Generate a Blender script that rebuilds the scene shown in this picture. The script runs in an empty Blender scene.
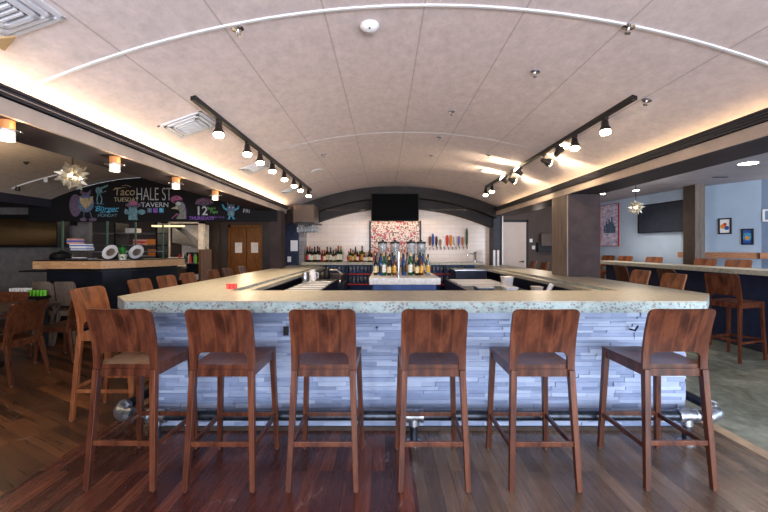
import bpy, math, random
from mathutils import Vector, Matrix
random.seed(7)
C = bpy.context.scene
COL = C.collection
PI = math.pi
H = 1.45; F = 400.0; CX = 385.0; CY = 248.0

def at(px, py, y):                      # a point of the room at distance y
    return Vector(((px-CX)/F*y, y, H+(CY-py)/F*y))

# ------------------------------------------------------------------ materials
def lin(c):
    out = []
    for v in c:
        v = v/255.0
        out.append(v/12.92 if v <= .04045 else ((v+.055)/1.055)**2.4)
    return (*out, 1)
MATS = {}
class NT:
    def __init__(s, name):
        s.m = bpy.data.materials.new(name); s.m.use_nodes = True
        s.t = s.m.node_tree; s.b = s.t.nodes['Principled BSDF']
        MATS[name] = s.m
    def n(s, typ, **kw):
        nd = s.t.nodes.new(typ)
        for k, v in kw.items():
            if k in nd.inputs: nd.inputs[k].default_value = v
            else: setattr(nd, k, v)
        return nd
    def l(s, a, b): s.t.links.new(a, b)
    def coord(s, scale=(1,1,1), kind='Object', rot=(0,0,0)):
        tc = s.n('ShaderNodeTexCoord'); mp = s.n('ShaderNodeMapping')
        mp.inputs['Scale'].default_value = scale; mp.inputs['Rotation'].default_value = rot
        s.l(tc.outputs[kind], mp.inputs['Vector']); return mp.outputs['Vector']
    def ramp(s, fac, stops):
        r = s.n('ShaderNodeValToRGB'); e = r.color_ramp.elements
        e[0].position, e[0].color = stops[0][0], lin(stops[0][1])
        e[1].position, e[1].color = stops[-1][0], lin(stops[-1][1])
        for p, c in stops[1:-1]:
            x = e.new(p); x.color = lin(c)
        s.l(fac, r.inputs['Fac']); return r.outputs['Color']
    def bump(s, h, strength=.2, dist=.01):
        b = s.n('ShaderNodeBump'); b.inputs['Strength'].default_value = strength
        b.inputs['Distance'].default_value = dist
        s.l(h, b.inputs['Height']); s.l(b.outputs['Normal'], s.b.inputs['Normal'])
    def math(s, op, a, b=None, c=None):
        m = s.n('ShaderNodeMath'); m.operation = op
        for i, v in enumerate((a, b, c)):
            if v is None: continue
            if isinstance(v, (int, float)): m.inputs[i].default_value = v
            else: s.l(v, m.inputs[i])
        return m.outputs[0]
    def mix(s, fac, a, b, mode='MIX'):
        m = s.n('ShaderNodeMix'); m.data_type = 'RGBA'; m.blend_type = mode
        for sock, v in ((m.inputs[0], fac), (m.inputs[6], a), (m.inputs[7], b)):
            if isinstance(v, (int, float)): sock.default_value = v
            elif isinstance(v, tuple): sock.default_value = v
            else: s.l(v, sock)
        return m.outputs[2]

def flat(name, rgb, rough=.5, metal=0, var=.06, scale=8, **kw):
    t = NT(name)
    no = t.n('ShaderNodeTexNoise', Scale=scale, Detail=4.0); t.l(t.coord(), no.inputs['Vector'])
    a = tuple(max(0, c*(1-var*2)) for c in rgb); b = tuple(min(255, c*(1+var)) for c in rgb)
    t.l(t.ramp(no.outputs['Fac'], [(.3, a), (.7, b)]), t.b.inputs['Base Color'])
    t.b.inputs['Roughness'].default_value = rough; t.b.inputs['Metallic'].default_value = metal
    if not metal: t.b.inputs['Specular IOR Level'].default_value = .28
    for k, v in kw.items(): t.b.inputs[k].default_value = v
    return t.m
def emit(name, rgb, strength):
    t = NT(name); t.b.inputs['Base Color'].default_value = lin(tuple(v*.6 for v in rgb))
    t.b.inputs['Emission Color'].default_value = lin(rgb); t.b.inputs['Emission Strength'].default_value = strength
    return t.m
def wood(name, dark, mid, light, scale=(14, 14, 1.6), rough=.35, vary=.25, rot=(0,0,0), ring=3.0):
    t = NT(name)
    v = t.coord(scale, rot=rot)
    n1 = t.n('ShaderNodeTexNoise', Scale=1.2, Detail=6.0, Distortion=ring); t.l(v, n1.inputs['Vector'])
    n2 = t.n('ShaderNodeTexNoise', Scale=9.0, Detail=3.0); t.l(v, n2.inputs['Vector'])
    f = t.math('ADD', t.math('MULTIPLY', n1.outputs['Fac'], .75), t.math('MULTIPLY', n2.outputs['Fac'], .25))
    c = t.ramp(f, [(.33, dark), (.5, mid), (.66, light)])
    if ring < 2:
        wv = t.n('ShaderNodeTexWave', Scale=3.7, Distortion=7.0, Detail=2.0); wv.bands_direction = 'X'
        wv.inputs['Detail Scale'].default_value = .6; t.l(t.coord((1,1,.28)), wv.inputs['Vector'])
        ln = t.math('GREATER_THAN', wv.outputs['Fac'], .93)
        c = t.mix(t.math('MULTIPLY', ln, .13), c, lin(tuple(min(255, x*1.45) for x in light)))
    oi = t.n('ShaderNodeObjectInfo')
    hsv = t.n('ShaderNodeHueSaturation'); t.l(c, hsv.inputs['Color'])
    t.l(t.math('MULTIPLY_ADD', oi.outputs['Random'], vary, 1-vary/2), hsv.inputs['Value'])
    t.l(hsv.outputs['Color'], t.b.inputs['Base Color'])
    t.b.inputs['Roughness'].default_value = rough; t.b.inputs['Specular IOR Level'].default_value = .32
    t.bump(n2.outputs['Fac'], .08, .004)
    return t.m

wood('stool_wood', (42,20,13), (72,37,25), (98,56,36), scale=(7,7,1.1), rough=.3, ring=1.6)
wood('stool_wood_light', (78,42,24), (116,66,40), (146,90,54), scale=(7,7,1.1), rough=.35, ring=1.6)
wood('chair_wood', (44,22,14), (78,42,26), (102,60,38))
wood('door_wood', (92,56,28), (120,76,40), (144,96,54), vary=.1)
wood('rail_wood', (168,122,84), (198,152,110), (214,172,130), scale=(2,14,14), vary=.05)
wood('brown_panel', (50,40,36), (62,50,44), (74,60,52), scale=(5,5,1), vary=.05, rough=.5)
wood('column_wood', (84,72,66), (104,92,84), (118,104,94), scale=(9,9,.8), vary=.05, rough=.55)  # pale tone also paints light on the wide column's side and two chairs
wood('booth_wood', (150,100,72), (180,128,96), (196,148,116), scale=(2,2,14), vary=.05)

flat('dark_paint', (46,44,54), .5); flat('column_grey', (60,50,50), .75, **{'Specular IOR Level': .08}); flat('black_trim', (44,42,50), .6)
flat('beam_board', (176,158,146), .6, scale=3); flat('beam_soffit', (50,44,50), .5)
flat('header_black', (17,15,18), .8); flat('bulkhead_grey', (56,51,51), .6, var=.12, scale=2, **{'Specular IOR Level': .12})
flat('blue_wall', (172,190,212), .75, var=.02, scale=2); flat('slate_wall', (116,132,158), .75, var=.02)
flat('brown_wall', (84,72,68), .7, var=.03, scale=3); flat('grey_wall', (120,112,110), .8)
flat('right_ceiling', (168,164,174), .7, var=.03, scale=2)
flat('white_door', (206,188,180), .6, var=.02, scale=3)
flat('navy', (32,40,66), .5, var=.1); flat('navy_bright', (70,98,160), .5, var=.15, scale=3)
flat('blue_black', (26,30,40), .35, var=.15, scale=3)
flat('steel', (180,182,188), .3, 1, scale=20); flat('chrome', (215,218,225), .15, 1)
flat('iron', (66,72,82), .35, .8, var=.12, scale=25); flat('galvanised', (176,180,188), .35, .9, var=.15, scale=30)
flat('bronze', (176,142,98), .3, .9, var=.12, scale=1.5); flat('black_plastic', (22,22,24), .4)
flat('lamp_metal', (60,52,48), .4, .6); flat('white_plastic', (232,232,236), .4, var=.02)
flat('paper', (232,228,232), .7, var=.02); flat('white_cloth', (226,224,228), .8, var=.03)
flat('duct_box', (84,70,62), .4, .6, var=.08, scale=2); flat('tan_trim', (190,160,130), .6)
flat('red_plastic', (200,44,38), .4); flat('red_cup', (226,84,76), .4); flat('green_leaf', (50,130,52), .5, var=.2, scale=30)
flat('green_cup', (110,200,60), .5); flat('screen', (6,6,7), .6, **{'Specular IOR Level': .04}); flat('screen_frame', (12,12,13), .6)
flat('screen_blue', (48,54,66), .3); flat('brass', (232,222,200), .3, .7, var=.1)
flat('metal_vent', (206,206,212), .5, var=.02); flat('vent_dark', (70,72,80), .7)
flat('glide', (190,186,182), .5); flat('stone_white', (214,210,206), .35, var=.05, scale=30)
flat('blue_sign', (52,90,176), .5); flat('pink_item', (208,150,140), .5); flat('orange_item', (222,130,60), .5)
flat('yellow_crate', (226,170,40), .5); flat('kitchen_white', (210,200,190), .5)
flat('tan_bracket', (170,140,100), .6)
for nm, c in dict(bottle_dark=(20,30,20), bottle_green=(30,96,40), bottle_amber=(128,66,20), bottle_blue=(40,80,150),
                  bottle_brown=(58,30,18), bottle_red=(150,30,30), bottle_clear=(200,206,210)).items():
    flat(nm, c, .08, **({'Transmission Weight': .35} if nm != 'bottle_clear' else {'Transmission Weight': .8}))
for nm, c in dict(label_white=(226,220,210), label_cream=(214,190,140), label_red=(180,50,40), label_gold=(200,150,60),
                  foil_red=(170,36,34), foil_black=(24,22,24), foil_gold=(200,160,80), foil_orange=(220,100,50)).items():
    flat(nm, c, .45, var=.1, scale=40)
for nm, c in dict(tap_brown=(120,70,40), tap_blue=(40,80,160), tap_dark=(60,40,50), tap_grey=(150,130,120), tap_red=(210,50,40),
                  tap_orange=(230,140,50), tap_white=(236,226,224), tap_purple=(120,110,170), tap_copper=(190,120,90),
                  tap_green=(60,90,70)).items():
    flat(nm, c, .35, var=.03)
for nm, c in dict(chalk_white=(222,222,226), chalk_blue=(96,190,232), chalk_teal=(120,160,170), chalk_purple=(150,100,190),
                  chalk_pink=(190,110,150), chalk_tan=(206,180,140), chalk_cream=(210,196,160), chalk_green=(130,200,110),
                  chalk_steel=(110,130,160), chalk_mauve=(120,100,124), chalk_grey=(150,150,140)).items():
    flat(nm, tuple(v*.82 for v in c), .9, var=.2, scale=60)
t = NT('clear_glass'); t.b.inputs['Transmission Weight'].default_value = 1; t.b.inputs['Roughness'].default_value = .03
t.b.inputs['Base Color'].default_value = (.95,.97,1,1); t.b.inputs['IOR'].default_value = 1.2
flat('jar_glass', (225,228,232), .08, **{'Transmission Weight': .75, 'IOR': 1.2})
t = NT('sneeze_glass'); t.b.inputs['Transmission Weight'].default_value = 1; t.b.inputs['Roughness'].default_value = .02
t.b.inputs['Base Color'].default_value = (.8,.92,.88,1); t.b.inputs['IOR'].default_value = 1.1
emit('bulb', (255,232,190), 30); emit('led_strip', (255,205,140), 2); emit('downlight', (255,244,230), 14)
emit('star_bulb', (255,236,205), 4); emit('shade_glow', (235,150,80), .22); emit('shade_white', (245,235,220), .4)
emit('fluor', (255,215,165), .7)
emit('screen_green', (120,220,60), .8); emit('screen_white', (190,200,230), .7)

# ceiling cloth with panel seams
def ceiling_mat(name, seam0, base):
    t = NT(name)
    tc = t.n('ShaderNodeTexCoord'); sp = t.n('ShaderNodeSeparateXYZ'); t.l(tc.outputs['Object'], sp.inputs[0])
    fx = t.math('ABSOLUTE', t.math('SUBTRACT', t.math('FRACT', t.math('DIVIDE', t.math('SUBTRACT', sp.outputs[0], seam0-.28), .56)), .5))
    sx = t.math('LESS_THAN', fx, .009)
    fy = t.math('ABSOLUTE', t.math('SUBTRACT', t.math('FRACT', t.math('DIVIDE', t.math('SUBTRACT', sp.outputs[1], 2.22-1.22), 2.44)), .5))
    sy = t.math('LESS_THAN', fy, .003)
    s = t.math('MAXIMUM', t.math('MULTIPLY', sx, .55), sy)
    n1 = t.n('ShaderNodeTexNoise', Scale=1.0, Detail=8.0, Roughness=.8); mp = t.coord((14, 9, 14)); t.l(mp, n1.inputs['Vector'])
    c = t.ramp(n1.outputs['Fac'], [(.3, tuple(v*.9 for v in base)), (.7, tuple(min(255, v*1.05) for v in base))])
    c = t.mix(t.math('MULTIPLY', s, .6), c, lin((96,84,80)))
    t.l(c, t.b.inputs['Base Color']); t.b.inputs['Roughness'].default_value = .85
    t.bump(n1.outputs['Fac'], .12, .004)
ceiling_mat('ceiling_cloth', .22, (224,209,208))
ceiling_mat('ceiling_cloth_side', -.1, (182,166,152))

# wooden floor
def plank_mat(name, rot, c1, c2, c3, c4, split=None, rough=.3):
    t = NT(name)
    v = t.coord((1,1,1), rot=(0,0,rot))
    br = t.n('ShaderNodeTexBrick'); t.l(v, br.inputs['Vector'])
    br.offset = .37; br.inputs['Scale'].default_value = 1
    br.inputs['Brick Width'].default_value = 1.3; br.inputs['Row Height'].default_value = .085
    br.inputs['Mortar Size'].default_value = .0012; br.inputs['Mortar Smooth'].default_value = .1
    br.inputs['Color1'].default_value = (0,0,0,1); br.inputs['Color2'].default_value = (1,1,1,1)
    br.inputs['Mortar'].default_value = (.5,.5,.5,1)
    n = t.n('ShaderNodeTexNoise', Scale=1.0, Detail=7.0, Roughness=.65, Distortion=.6); mp = t.n('ShaderNodeMapping'); mp.inputs['Scale'].default_value = (1.8, 26, 1); t.l(v, mp.inputs['Vector']); t.l(mp.outputs['Vector'], n.inputs['Vector'])
    f = t.math('ADD', t.math('MULTIPLY', br.outputs['Color'], .5), t.math('MULTIPLY', n.outputs['Fac'], .5))
    c = t.ramp(f, [(.15, c1), (.5, c2), (.85, c3)])
    if split:
        cb = t.ramp(f, [(.15, split[0]), (.5, split[1]), (.85, split[2])])
        tc = t.n('ShaderNodeTexCoord'); sp = t.n('ShaderNodeSeparateXYZ'); t.l(tc.outputs['Object'], sp.inputs[0])
        c = t.mix(t.math('GREATER_THAN', sp.outputs[0], .19), c, cb)
    c = t.mix(br.outputs['Fac'], c, lin(c4))
    # scratches and wear
    w = t.n('ShaderNodeTexVoronoi', Scale=5.0); w.feature = 'DISTANCE_TO_EDGE'
    nz = t.n('ShaderNodeTexNoise', Scale=3.2, Detail=6.0); 
    dv = t.mix(.7, t.coord((1,1,1)), nz.outputs['Color']); t.l(dv, w.inputs['Vector'])
    n3 = t.n('ShaderNodeTexNoise', Scale=1.7, Detail=2.0); t.l(t.coord(), n3.inputs['Vector'])
    sc = t.math('MULTIPLY', t.math('LESS_THAN', w.outputs['Distance'], .006), t.math('GREATER_THAN', n3.outputs['Fac'], .58))
    c = t.mix(t.math('MULTIPLY', sc, .18), c, lin((190,170,165)))
    t.l(c, t.b.inputs['Base Color'])
    t.l(t.math('MULTIPLY_ADD', n.outputs['Fac'], .25, rough-.1), t.b.inputs['Roughness'])
    t.bump(t.math('SUBTRACT', n.outputs['Fac'], t.math('MULTIPLY', br.outputs['Fac'], 2)), .15, .003)
plank_mat('plank_floor', PI/2, (48,22,19), (74,36,29), (116,62,44), (24,13,12),
          split=((66,51,43), (94,74,61), (126,102,84)), rough=.24)
plank_mat('plank_floor_left', .52, (40,23,14), (86,53,33), (138,88,52), (22,13,9), rough=.28)
t = NT('concrete')
n = t.n('ShaderNodeTexNoise', Scale=1.3, Detail=10.0, Roughness=.7, Distortion=1.5); t.l(t.coord(), n.inputs['Vector'])
n2 = t.n('ShaderNodeTexNoise', Scale=14.0, Detail=6.0); t.l(t.coord(), n2.inputs['Vector'])
f = t.math('ADD', t.math('MULTIPLY', n.outputs['Fac'], .7), t.math('MULTIPLY', n2.outputs['Fac'], .3))
t.l(t.ramp(f, [(.36, (92,94,80)), (.5, (136,138,122)), (.62, (172,172,154))]), t.b.inputs['Base Color'])
t.b.inputs['Roughness'].default_value = .3; t.bump(n2.outputs['Fac'], .1, .004)

# counter stone: speckled
def stone(name, base, hi, speck, amount, rough):
    t = NT(name)
    n = t.n('ShaderNodeTexNoise', Scale=16.0, Detail=8.0, Roughness=.7); t.l(t.coord(), n.inputs['Vector'])
    v = t.n('ShaderNodeTexVoronoi', Scale=42.0); t.l(t.coord((1,1,1.2)), v.inputs['Vector'])
    n2 = t.n('ShaderNodeTexNoise', Scale=14.0, Detail=4.0); t.l(t.coord(), n2.inputs['Vector'])
    s = t.math('MULTIPLY', t.math('LESS_THAN', v.outputs['Distance'], .42), t.math('GREATER_THAN', n2.outputs['Fac'], amount))
    c = t.mix(t.math('MULTIPLY', s, .65), t.ramp(n.outputs['Fac'], [(.35, base), (.65, hi)]), lin(speck))
    t.l(c, t.b.inputs['Base Color']); t.b.inputs['Roughness'].default_value = rough; t.b.inputs['Specular IOR Level'].default_value = .35
stone('counter_top', (140,135,123), (164,158,145), (118,108,94), .56, .36)
stone('counter_edge', (130,148,150), (160,175,174), (104,72,68), .46, .45)
stone('table_stone', (168,160,140), (196,190,172), (120,112,96), .55, .3)

# stacked stone, tone stored per block
t = NT('ledge_stone')
a = t.n('ShaderNodeAttribute', attribute_name='tone')
n = t.n('ShaderNodeTexNoise', Scale=1.0, Detail=7.0, Roughness=.7); t.l(t.coord((8, 8, 60)), n.inputs['Vector'])
f = t.math('ADD', t.math('MULTIPLY', a.outputs['Fac'], .5), t.math('MULTIPLY', n.outputs['Fac'], .5))
t.l(t.ramp(f, [(.2, (110,124,156)), (.45, (136,150,182)), (.75, (168,180,204))]), t.b.inputs['Base Color'])
t.b.inputs['Roughness'].default_value = .55; t.bump(n.outputs['Fac'], .5, .01)

def brick(name, c1, c2, mortar, w, h, rough, bias=0, ms=.004):
    t = NT(name)
    br = t.n('ShaderNodeTexBrick'); v = t.coord((1,1,1), rot=(PI/2,0,0))
    t.l(v, br.inputs['Vector']); br.inputs['Scale'].default_value = 1
    br.inputs['Brick Width'].default_value = w; br.inputs['Row Height'].default_value = h
    br.inputs['Mortar Size'].default_value = ms
    br.inputs['Color1'].default_value = lin(c1); br.inputs['Color2'].default_value = lin(c2); br.inputs['Mortar'].default_value = lin(mortar)
    t.l(br.outputs['Color'], t.b.inputs['Base Color']); t.b.inputs['Roughness'].default_value = rough
    t.bump(t.math('SUBTRACT', 1.0, br.outputs['Fac']), .25, .003)
brick('white_tile', (228,206,190), (222,198,182), (200,176,160), .30, .10, .22, ms=.003)
brick('grey_tile', (150,142,140), (120,112,112), (90,84,84), .30, .10, .4)
# floral mosaic
t = NT('floral_mosaic')
v = t.n('ShaderNodeTexVoronoi', Scale=13.0); t.l(t.coord(), v.inputs['Vector'])
n = t.n('ShaderNodeTexNoise', Scale=9.0, Detail=3.0); t.l(t.coord(), n.inputs['Vector'])
w = t.n('ShaderNodeTexVoronoi', Scale=30.0); t.l(t.coord(), w.inputs['Vector'])
c = t.ramp(w.outputs['Distance'], [(.3, (222,200,190)), (.55, (190,146,120)), (.75, (70,50,50))])
sep = t.n('ShaderNodeSeparateColor'); t.l(v.outputs['Color'], sep.inputs[0])
red = t.math('MULTIPLY', t.math('GREATER_THAN', sep.outputs[0], .6), t.math('LESS_THAN', v.outputs['Distance'], .45))
t.l(t.mix(red, c, lin((172,30,30))), t.b.inputs['Base Color']); t.b.inputs['Roughness'].default_value = .35
# city painting
t = NT('painting_canvas')
n = t.n('ShaderNodeTexNoise', Scale=5.0, Detail=6.0, Distortion=1.0); t.l(t.coord((1.5,1.5,2.5)), n.inputs['Vector'])
t.l(t.ramp(n.outputs['Fac'], [(.3, (110,120,170)), (.42, (170,164,200)), (.52, (206,190,210)), (.65, (230,222,230))]), t.b.inputs['Base Color'])

# ------------------------------------------------------------------ mesh builder
class MB:
    def __init__(s): s.v = []; s.f = []; s.tone = []
    def add(s, verts, faces):
        o = len(s.v); s.v += [tuple(p) for p in verts]; s.f += [[o+i for i in f] for f in faces]
    def hexa(s, b, t):
        s.add(list(b)+list(t), [(3,2,1,0),(4,5,6,7),(0,1,5,4),(1,2,6,5),(2,3,7,6),(3,0,4,7)]); return s
    def box(s, x0, x1, y0, y1, z0, z1):
        return s.hexa([(x0,y0,z0),(x1,y0,z0),(x1,y1,z0),(x0,y1,z0)], [(x0,y0,z1),(x1,y0,z1),(x1,y1,z1),(x0,y1,z1)])
    def bar(s, p0, p1, w0, d0, w1=None, d1=None):     # upright tapered bar
        w1 = w1 or w0; d1 = d1 or d0
        q = lambda p, w, d: [(p[0]-w/2,p[1]-d/2,p[2]),(p[0]+w/2,p[1]-d/2,p[2]),(p[0]+w/2,p[1]+d/2,p[2]),(p[0]-w/2,p[1]+d/2,p[2])]
        return s.hexa(q(p0,w0,d0), q(p1,w1,d1))
    def rail(s, p0, p1, w, h):                         # horizontal-ish rail
        p0 = Vector(p0); p1 = Vector(p1); d = (p1-p0).normalized()
        n = d.cross(Vector((0,0,1))).normalized()*w/2; u = Vector((0,0,1))*h/2
        return s.hexa([p0-n-u, p1-n-u, p1+n-u, p0+n-u], [p0-n+u, p1-n+u, p1+n+u, p0+n+u])
    def tube(s, pts, r, n=10, cap=True, r1=None):
        pts = [Vector(p) for p in pts]; m = len(pts); prev = None; o = len(s.v)
        for i, p in enumerate(pts):
            d = (pts[min(i+1, m-1)]-pts[max(i-1, 0)]).normalized()
            if prev is None:
                a = Vector((0,0,1)) if abs(d.z) < .9 else Vector((1,0,0)); u = d.cross(a).normalized()
            else: u = (prev-d*prev.dot(d)).normalized()
            prev = u; w = d.cross(u); rr = r if r1 is None else r+(r1-r)*i/(m-1)
            for k in range(n):
                a = 2*PI*k/n; s.v.append(tuple(p+(u*math.cos(a)+w*math.sin(a))*rr))
        for i in range(m-1):
            for k in range(n):
                k2 = (k+1) % n; s.f.append([o+i*n+k, o+i*n+k2, o+(i+1)*n+k2, o+(i+1)*n+k])
        if cap:
            s.f.append([o+k for k in reversed(range(n))]); s.f.append([o+(m-1)*n+k for k in range(n)])
        return s
    def lathe(s, prof, c=(0,0,0), n=16, ax=None):      # prof: (r, h)
        c = Vector(c); ax = Vector(ax or (0,0,1)).normalized()
        u = ax.orthogonal().normalized(); w = ax.cross(u); o = len(s.v)
        for r, h in prof:
            for k in range(n):
                a = 2*PI*k/n; s.v.append(tuple(c+ax*h+(u*math.cos(a)+w*math.sin(a))*max(r, 1e-4)))
        m = len(prof)
        for i in range(m-1):
            for k in range(n):
                k2 = (k+1) % n; s.f.append([o+i*n+k, o+i*n+k2, o+(i+1)*n+k2, o+(i+1)*n+k])
        s.f.append([o+k for k in reversed(range(n))]); s.f.append([o+(m-1)*n+k for k in range(n)])
        return s
    def prism(s, poly, z0, z1):
        n = len(poly)
        s.add([(x,y,z0) for x,y in poly]+[(x,y,z1) for x,y in poly],
              [list(reversed(range(n))), list(range(n, 2*n))]+[[i, (i+1)%n, n+(i+1)%n, n+i] for i in range(n)]); return s
    def prism_y(s, poly, y0, y1):                      # poly in (x, z)
        n = len(poly)
        s.add([(x,y0,z) for x,z in poly]+[(x,y1,z) for x,z in poly],
              [list(range(n)), list(reversed(range(n, 2*n)))]+[[(i+1)%n, i, n+i, n+(i+1)%n] for i in range(n)]); return s
    def build(s, name, mat, parent=None, smooth=False, bevel=0, kind=None, loc=None):
        me = bpy.data.meshes.new(name); me.from_pydata(s.v, [], s.f); me.update()
        import bmesh
        bm = bmesh.new(); bm.from_mesh(me); bmesh.ops.recalc_face_normals(bm, faces=bm.faces); bm.to_mesh(me); bm.free()
        for m in (mat if isinstance(mat, (list, tuple)) else [mat]): me.materials.append(MATS[m])
        o = bpy.data.objects.new(name, me); COL.objects.link(o)
        if parent: o.parent = parent
        if loc: o.location = loc
        if kind: o['kind'] = kind
        if s.tone:
            at_ = me.attributes.new('tone', 'FLOAT', 'FACE')
            for i, v in enumerate(s.tone): at_.data[i].value = v
        if bevel:
            b = o.modifiers.new('Bevel', 'BEVEL'); b.width = bevel; b.segments = 2; b.limit_method = 'ANGLE'
        if smooth:
            for p in me.polygons: p.use_smooth = True
            try: me.set_sharp_from_angle(angle=math.radians(40))
            except Exception: pass
        return o
def tag(o, label, cat, group=None, kind=None):
    o['label'] = label; o['category'] = cat
    if group: o['group'] = group
    if kind: o['kind'] = kind
    return o
def thing(name, label, cat, loc=(0,0,0), rz=0, group=None):
    o = bpy.data.objects.new(name, None); COL.objects.link(o); o.empty_display_size = .1
    o.location = loc; o.rotation_euler = (0,0,rz); return tag(o, label, cat, group)
def kids(o): return KIDS(o)
def KIDS(o): return [c for c in COL.objects if c.parent == o]
def dup(o, parent=None, **kw):
    c = o.copy(); COL.objects.link(c)
    if parent: c.parent = parent
    for ch in KIDS(o): dup(ch, c)
    for k, v in kw.items():
        if k in ('label', 'group', 'category'): c[k] = v
        else: setattr(c, k, v)
    return c
def struct(name, mb, mat, **kw): return mb.build(name, mat, kind='structure', **kw)
def text(s, name, mat, size, parent, loc, rot=(PI/2,0,0), depth=.002, sx=1.0, shear=0, align='CENTER', thick=0):
    cu = bpy.data.curves.new(name, 'FONT'); cu.body = s; cu.size = size; cu.extrude = depth; cu.align_x = align; cu.align_y = 'CENTER'
    cu.shear = shear; cu.offset = thick
    tmp = bpy.data.objects.new('tmp', cu); COL.objects.link(tmp)
    dg = bpy.context.evaluated_depsgraph_get(); dg.update()
    me = bpy.data.meshes.new_from_object(tmp.evaluated_get(dg)); bpy.data.objects.remove(tmp)
    me.materials.clear(); me.materials.append(MATS[mat])
    o = bpy.data.objects.new(name, me); COL.objects.link(o); o.parent = parent
    o.location = loc; o.rotation_euler = rot; o.scale = (sx,1,1); return o

# ------------------------------------------------------------------ vaults
XA, ZP, RV = .245, 2.80, 5.6
XB, ZPB, RB = -4.3, 2.76, 4.5
def vz(x): return ZP-RV+math.sqrt(RV*RV-(x-XA)**2)
def vzb(x): return ZPB-RB+math.sqrt(RB*RB-(x-XB)**2)
def on_vault(px, py, side=0):
    xa, zp, r = (XA, ZP, RV) if side == 0 else (XB, ZPB, RB)
    dx = (px-CX)/F; dz = (CY-py)/F
    a = dx*dx+dz*dz; k = H-(zp-r); b = 2*(-dx*xa+dz*k); c = xa*xa+k*k-r*r
    t = (-b+math.sqrt(b*b-4*a*c))/(2*a)
    return Vector((dx*t, t, H+dz*t))
def vault_tilt(x): return math.asin((x-XA)/RV)

Y0, Y1 = -3.0, 9.3
def vault(name, f, x0, x1, y0, y1, mat):
    m = MB(); N = 48
    for i in range(N):
        a = x0+(x1-x0)*i/N; b = x0+(x1-x0)*(i+1)/N
        m.hexa([(a,y0,f(a)),(b,y0,f(b)),(b,y1,f(b)),(a,y1,f(a))], [(a,y0,f(a)+.1),(b,y0,f(b)+.1),(b,y1,f(b)+.1),(a,y1,f(a)+.1)])
    o = struct(name, m, mat)
    import bmesh
    bm = bmesh.new(); bm.from_mesh(o.data); bmesh.ops.remove_doubles(bm, verts=bm.verts, dist=1e-4)
    # drop the inner partitions
    bad = [f for f in bm.faces if abs(f.normal.x) > .99 and x0+.01 < f.calc_center_median().x < x1-.01]
    bmesh.ops.delete(bm, geom=bad, context='FACES_ONLY'); bmesh.ops.recalc_face_normals(bm, faces=bm.faces)
    bm.to_mesh(o.data); bm.free()
    for p in o.data.polygons: p.use_smooth = True
    o.data.set_sharp_from_angle(angle=math.radians(40))
    return o
vault('ceiling', vz, -2.25, 2.74, Y0, Y1+.1, 'ceiling_cloth')
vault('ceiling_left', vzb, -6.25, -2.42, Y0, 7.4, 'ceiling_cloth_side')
struct('ceiling_right', MB().box(2.80, 10.2, Y0, 11.3, 2.70, 2.80), 'right_ceiling')
struct('ceiling_kitchen', MB().box(-12, -1.93, 7.52, 12.7, 2.45, 2.55), 'brown_wall')

def arc_strip(name, y, x0, x1, f, w, t, mat):
    m = MB(); N = 40; 
    for i in range(N):
        a = x0+(x1-x0)*i/N; b = x0+(x1-x0)*(i+1)/N
        m.hexa([(a,y-w,f(a)-t),(b,y-w,f(b)-t),(b,y+w,f(b)-t),(a,y+w,f(a)-t)], [(a,y-w,f(a)+.005),(b,y-w,f(b)+.005),(b,y+w,f(b)+.005),(a,y+w,f(a)+.005)])
    return struct(name, m, mat)
arc_strip('trim_1', 2.22, -1.95, 2.42, vz, .009, .008, 'white_plastic')
arc_strip('trim_2', 4.66, -1.95, 2.42, vz, .0035, .003, 'metal_vent')

# ------------------------------------------------------------------ floor
struct('floor', MB().box(-2.25, 2.62, Y0, 11.4, -.1, 0), 'plank_floor')
struct('floor_left', MB().box(-12, -2.25, Y0, 12.7, -.1, 0), 'plank_floor_left')
struct('floor_right', MB().box(2.72, 10.2, Y0, 11.4, -.1, 0), 'concrete')
struct('trim_3', MB().box(2.62, 2.72, Y0, 11.4, -.1, .004), 'tan_trim')

# ------------------------------------------------------------------ beams, columns, walls
# left beam
b = struct('trim_4', MB().box(-2.43, -2.0, Y0, 8.1, 2.15, 2.17), 'beam_soffit')
m = MB().box(-2.02, -1.995, Y0, 8.1, 2.148, 2.235); struct('trim_5', m, 'beam_board')
m = MB()
for k in range(3): m.box(-2.0, -1.962+.006*k, Y0, 8.1, 2.236+.019*k, 2.251+.019*k)
m.box(-2.0, -1.968, Y0, 8.1, 2.236, 2.290); struct('trim_6', m, 'black_trim')
struct('trim_highlight', MB().box(-1.958, -1.950, Y0, 8.1, 2.2505, 2.2535), 'beam_board')  # highlight along the black trim, put in as a thin pale strip
struct('trim_8', MB().box(-2.43, -2.41, Y0, 7.4, 2.17, 2.50), 'beam_soffit')
# right beam
struct('trim_9', MB().box(2.42, 2.86, Y0, 8.9, 2.165, 2.185), 'beam_soffit')
struct('trim_10', MB().box(2.415, 2.435, Y0, 8.9, 2.164, 2.25), 'beam_board')
m = MB()
for k in range(4): m.box(2.384-.006*k, 2.42, Y0, 8.9, 2.25+.018*k, 2.265+.018*k)
m.box(2.39, 2.42, Y0, 8.9, 2.25, 2.318); struct('trim_11', m, 'black_trim')
struct('trim_12', MB().box(2.84, 2.86, Y0, 8.9, 2.185, 2.72), 'beam_soffit')
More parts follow.
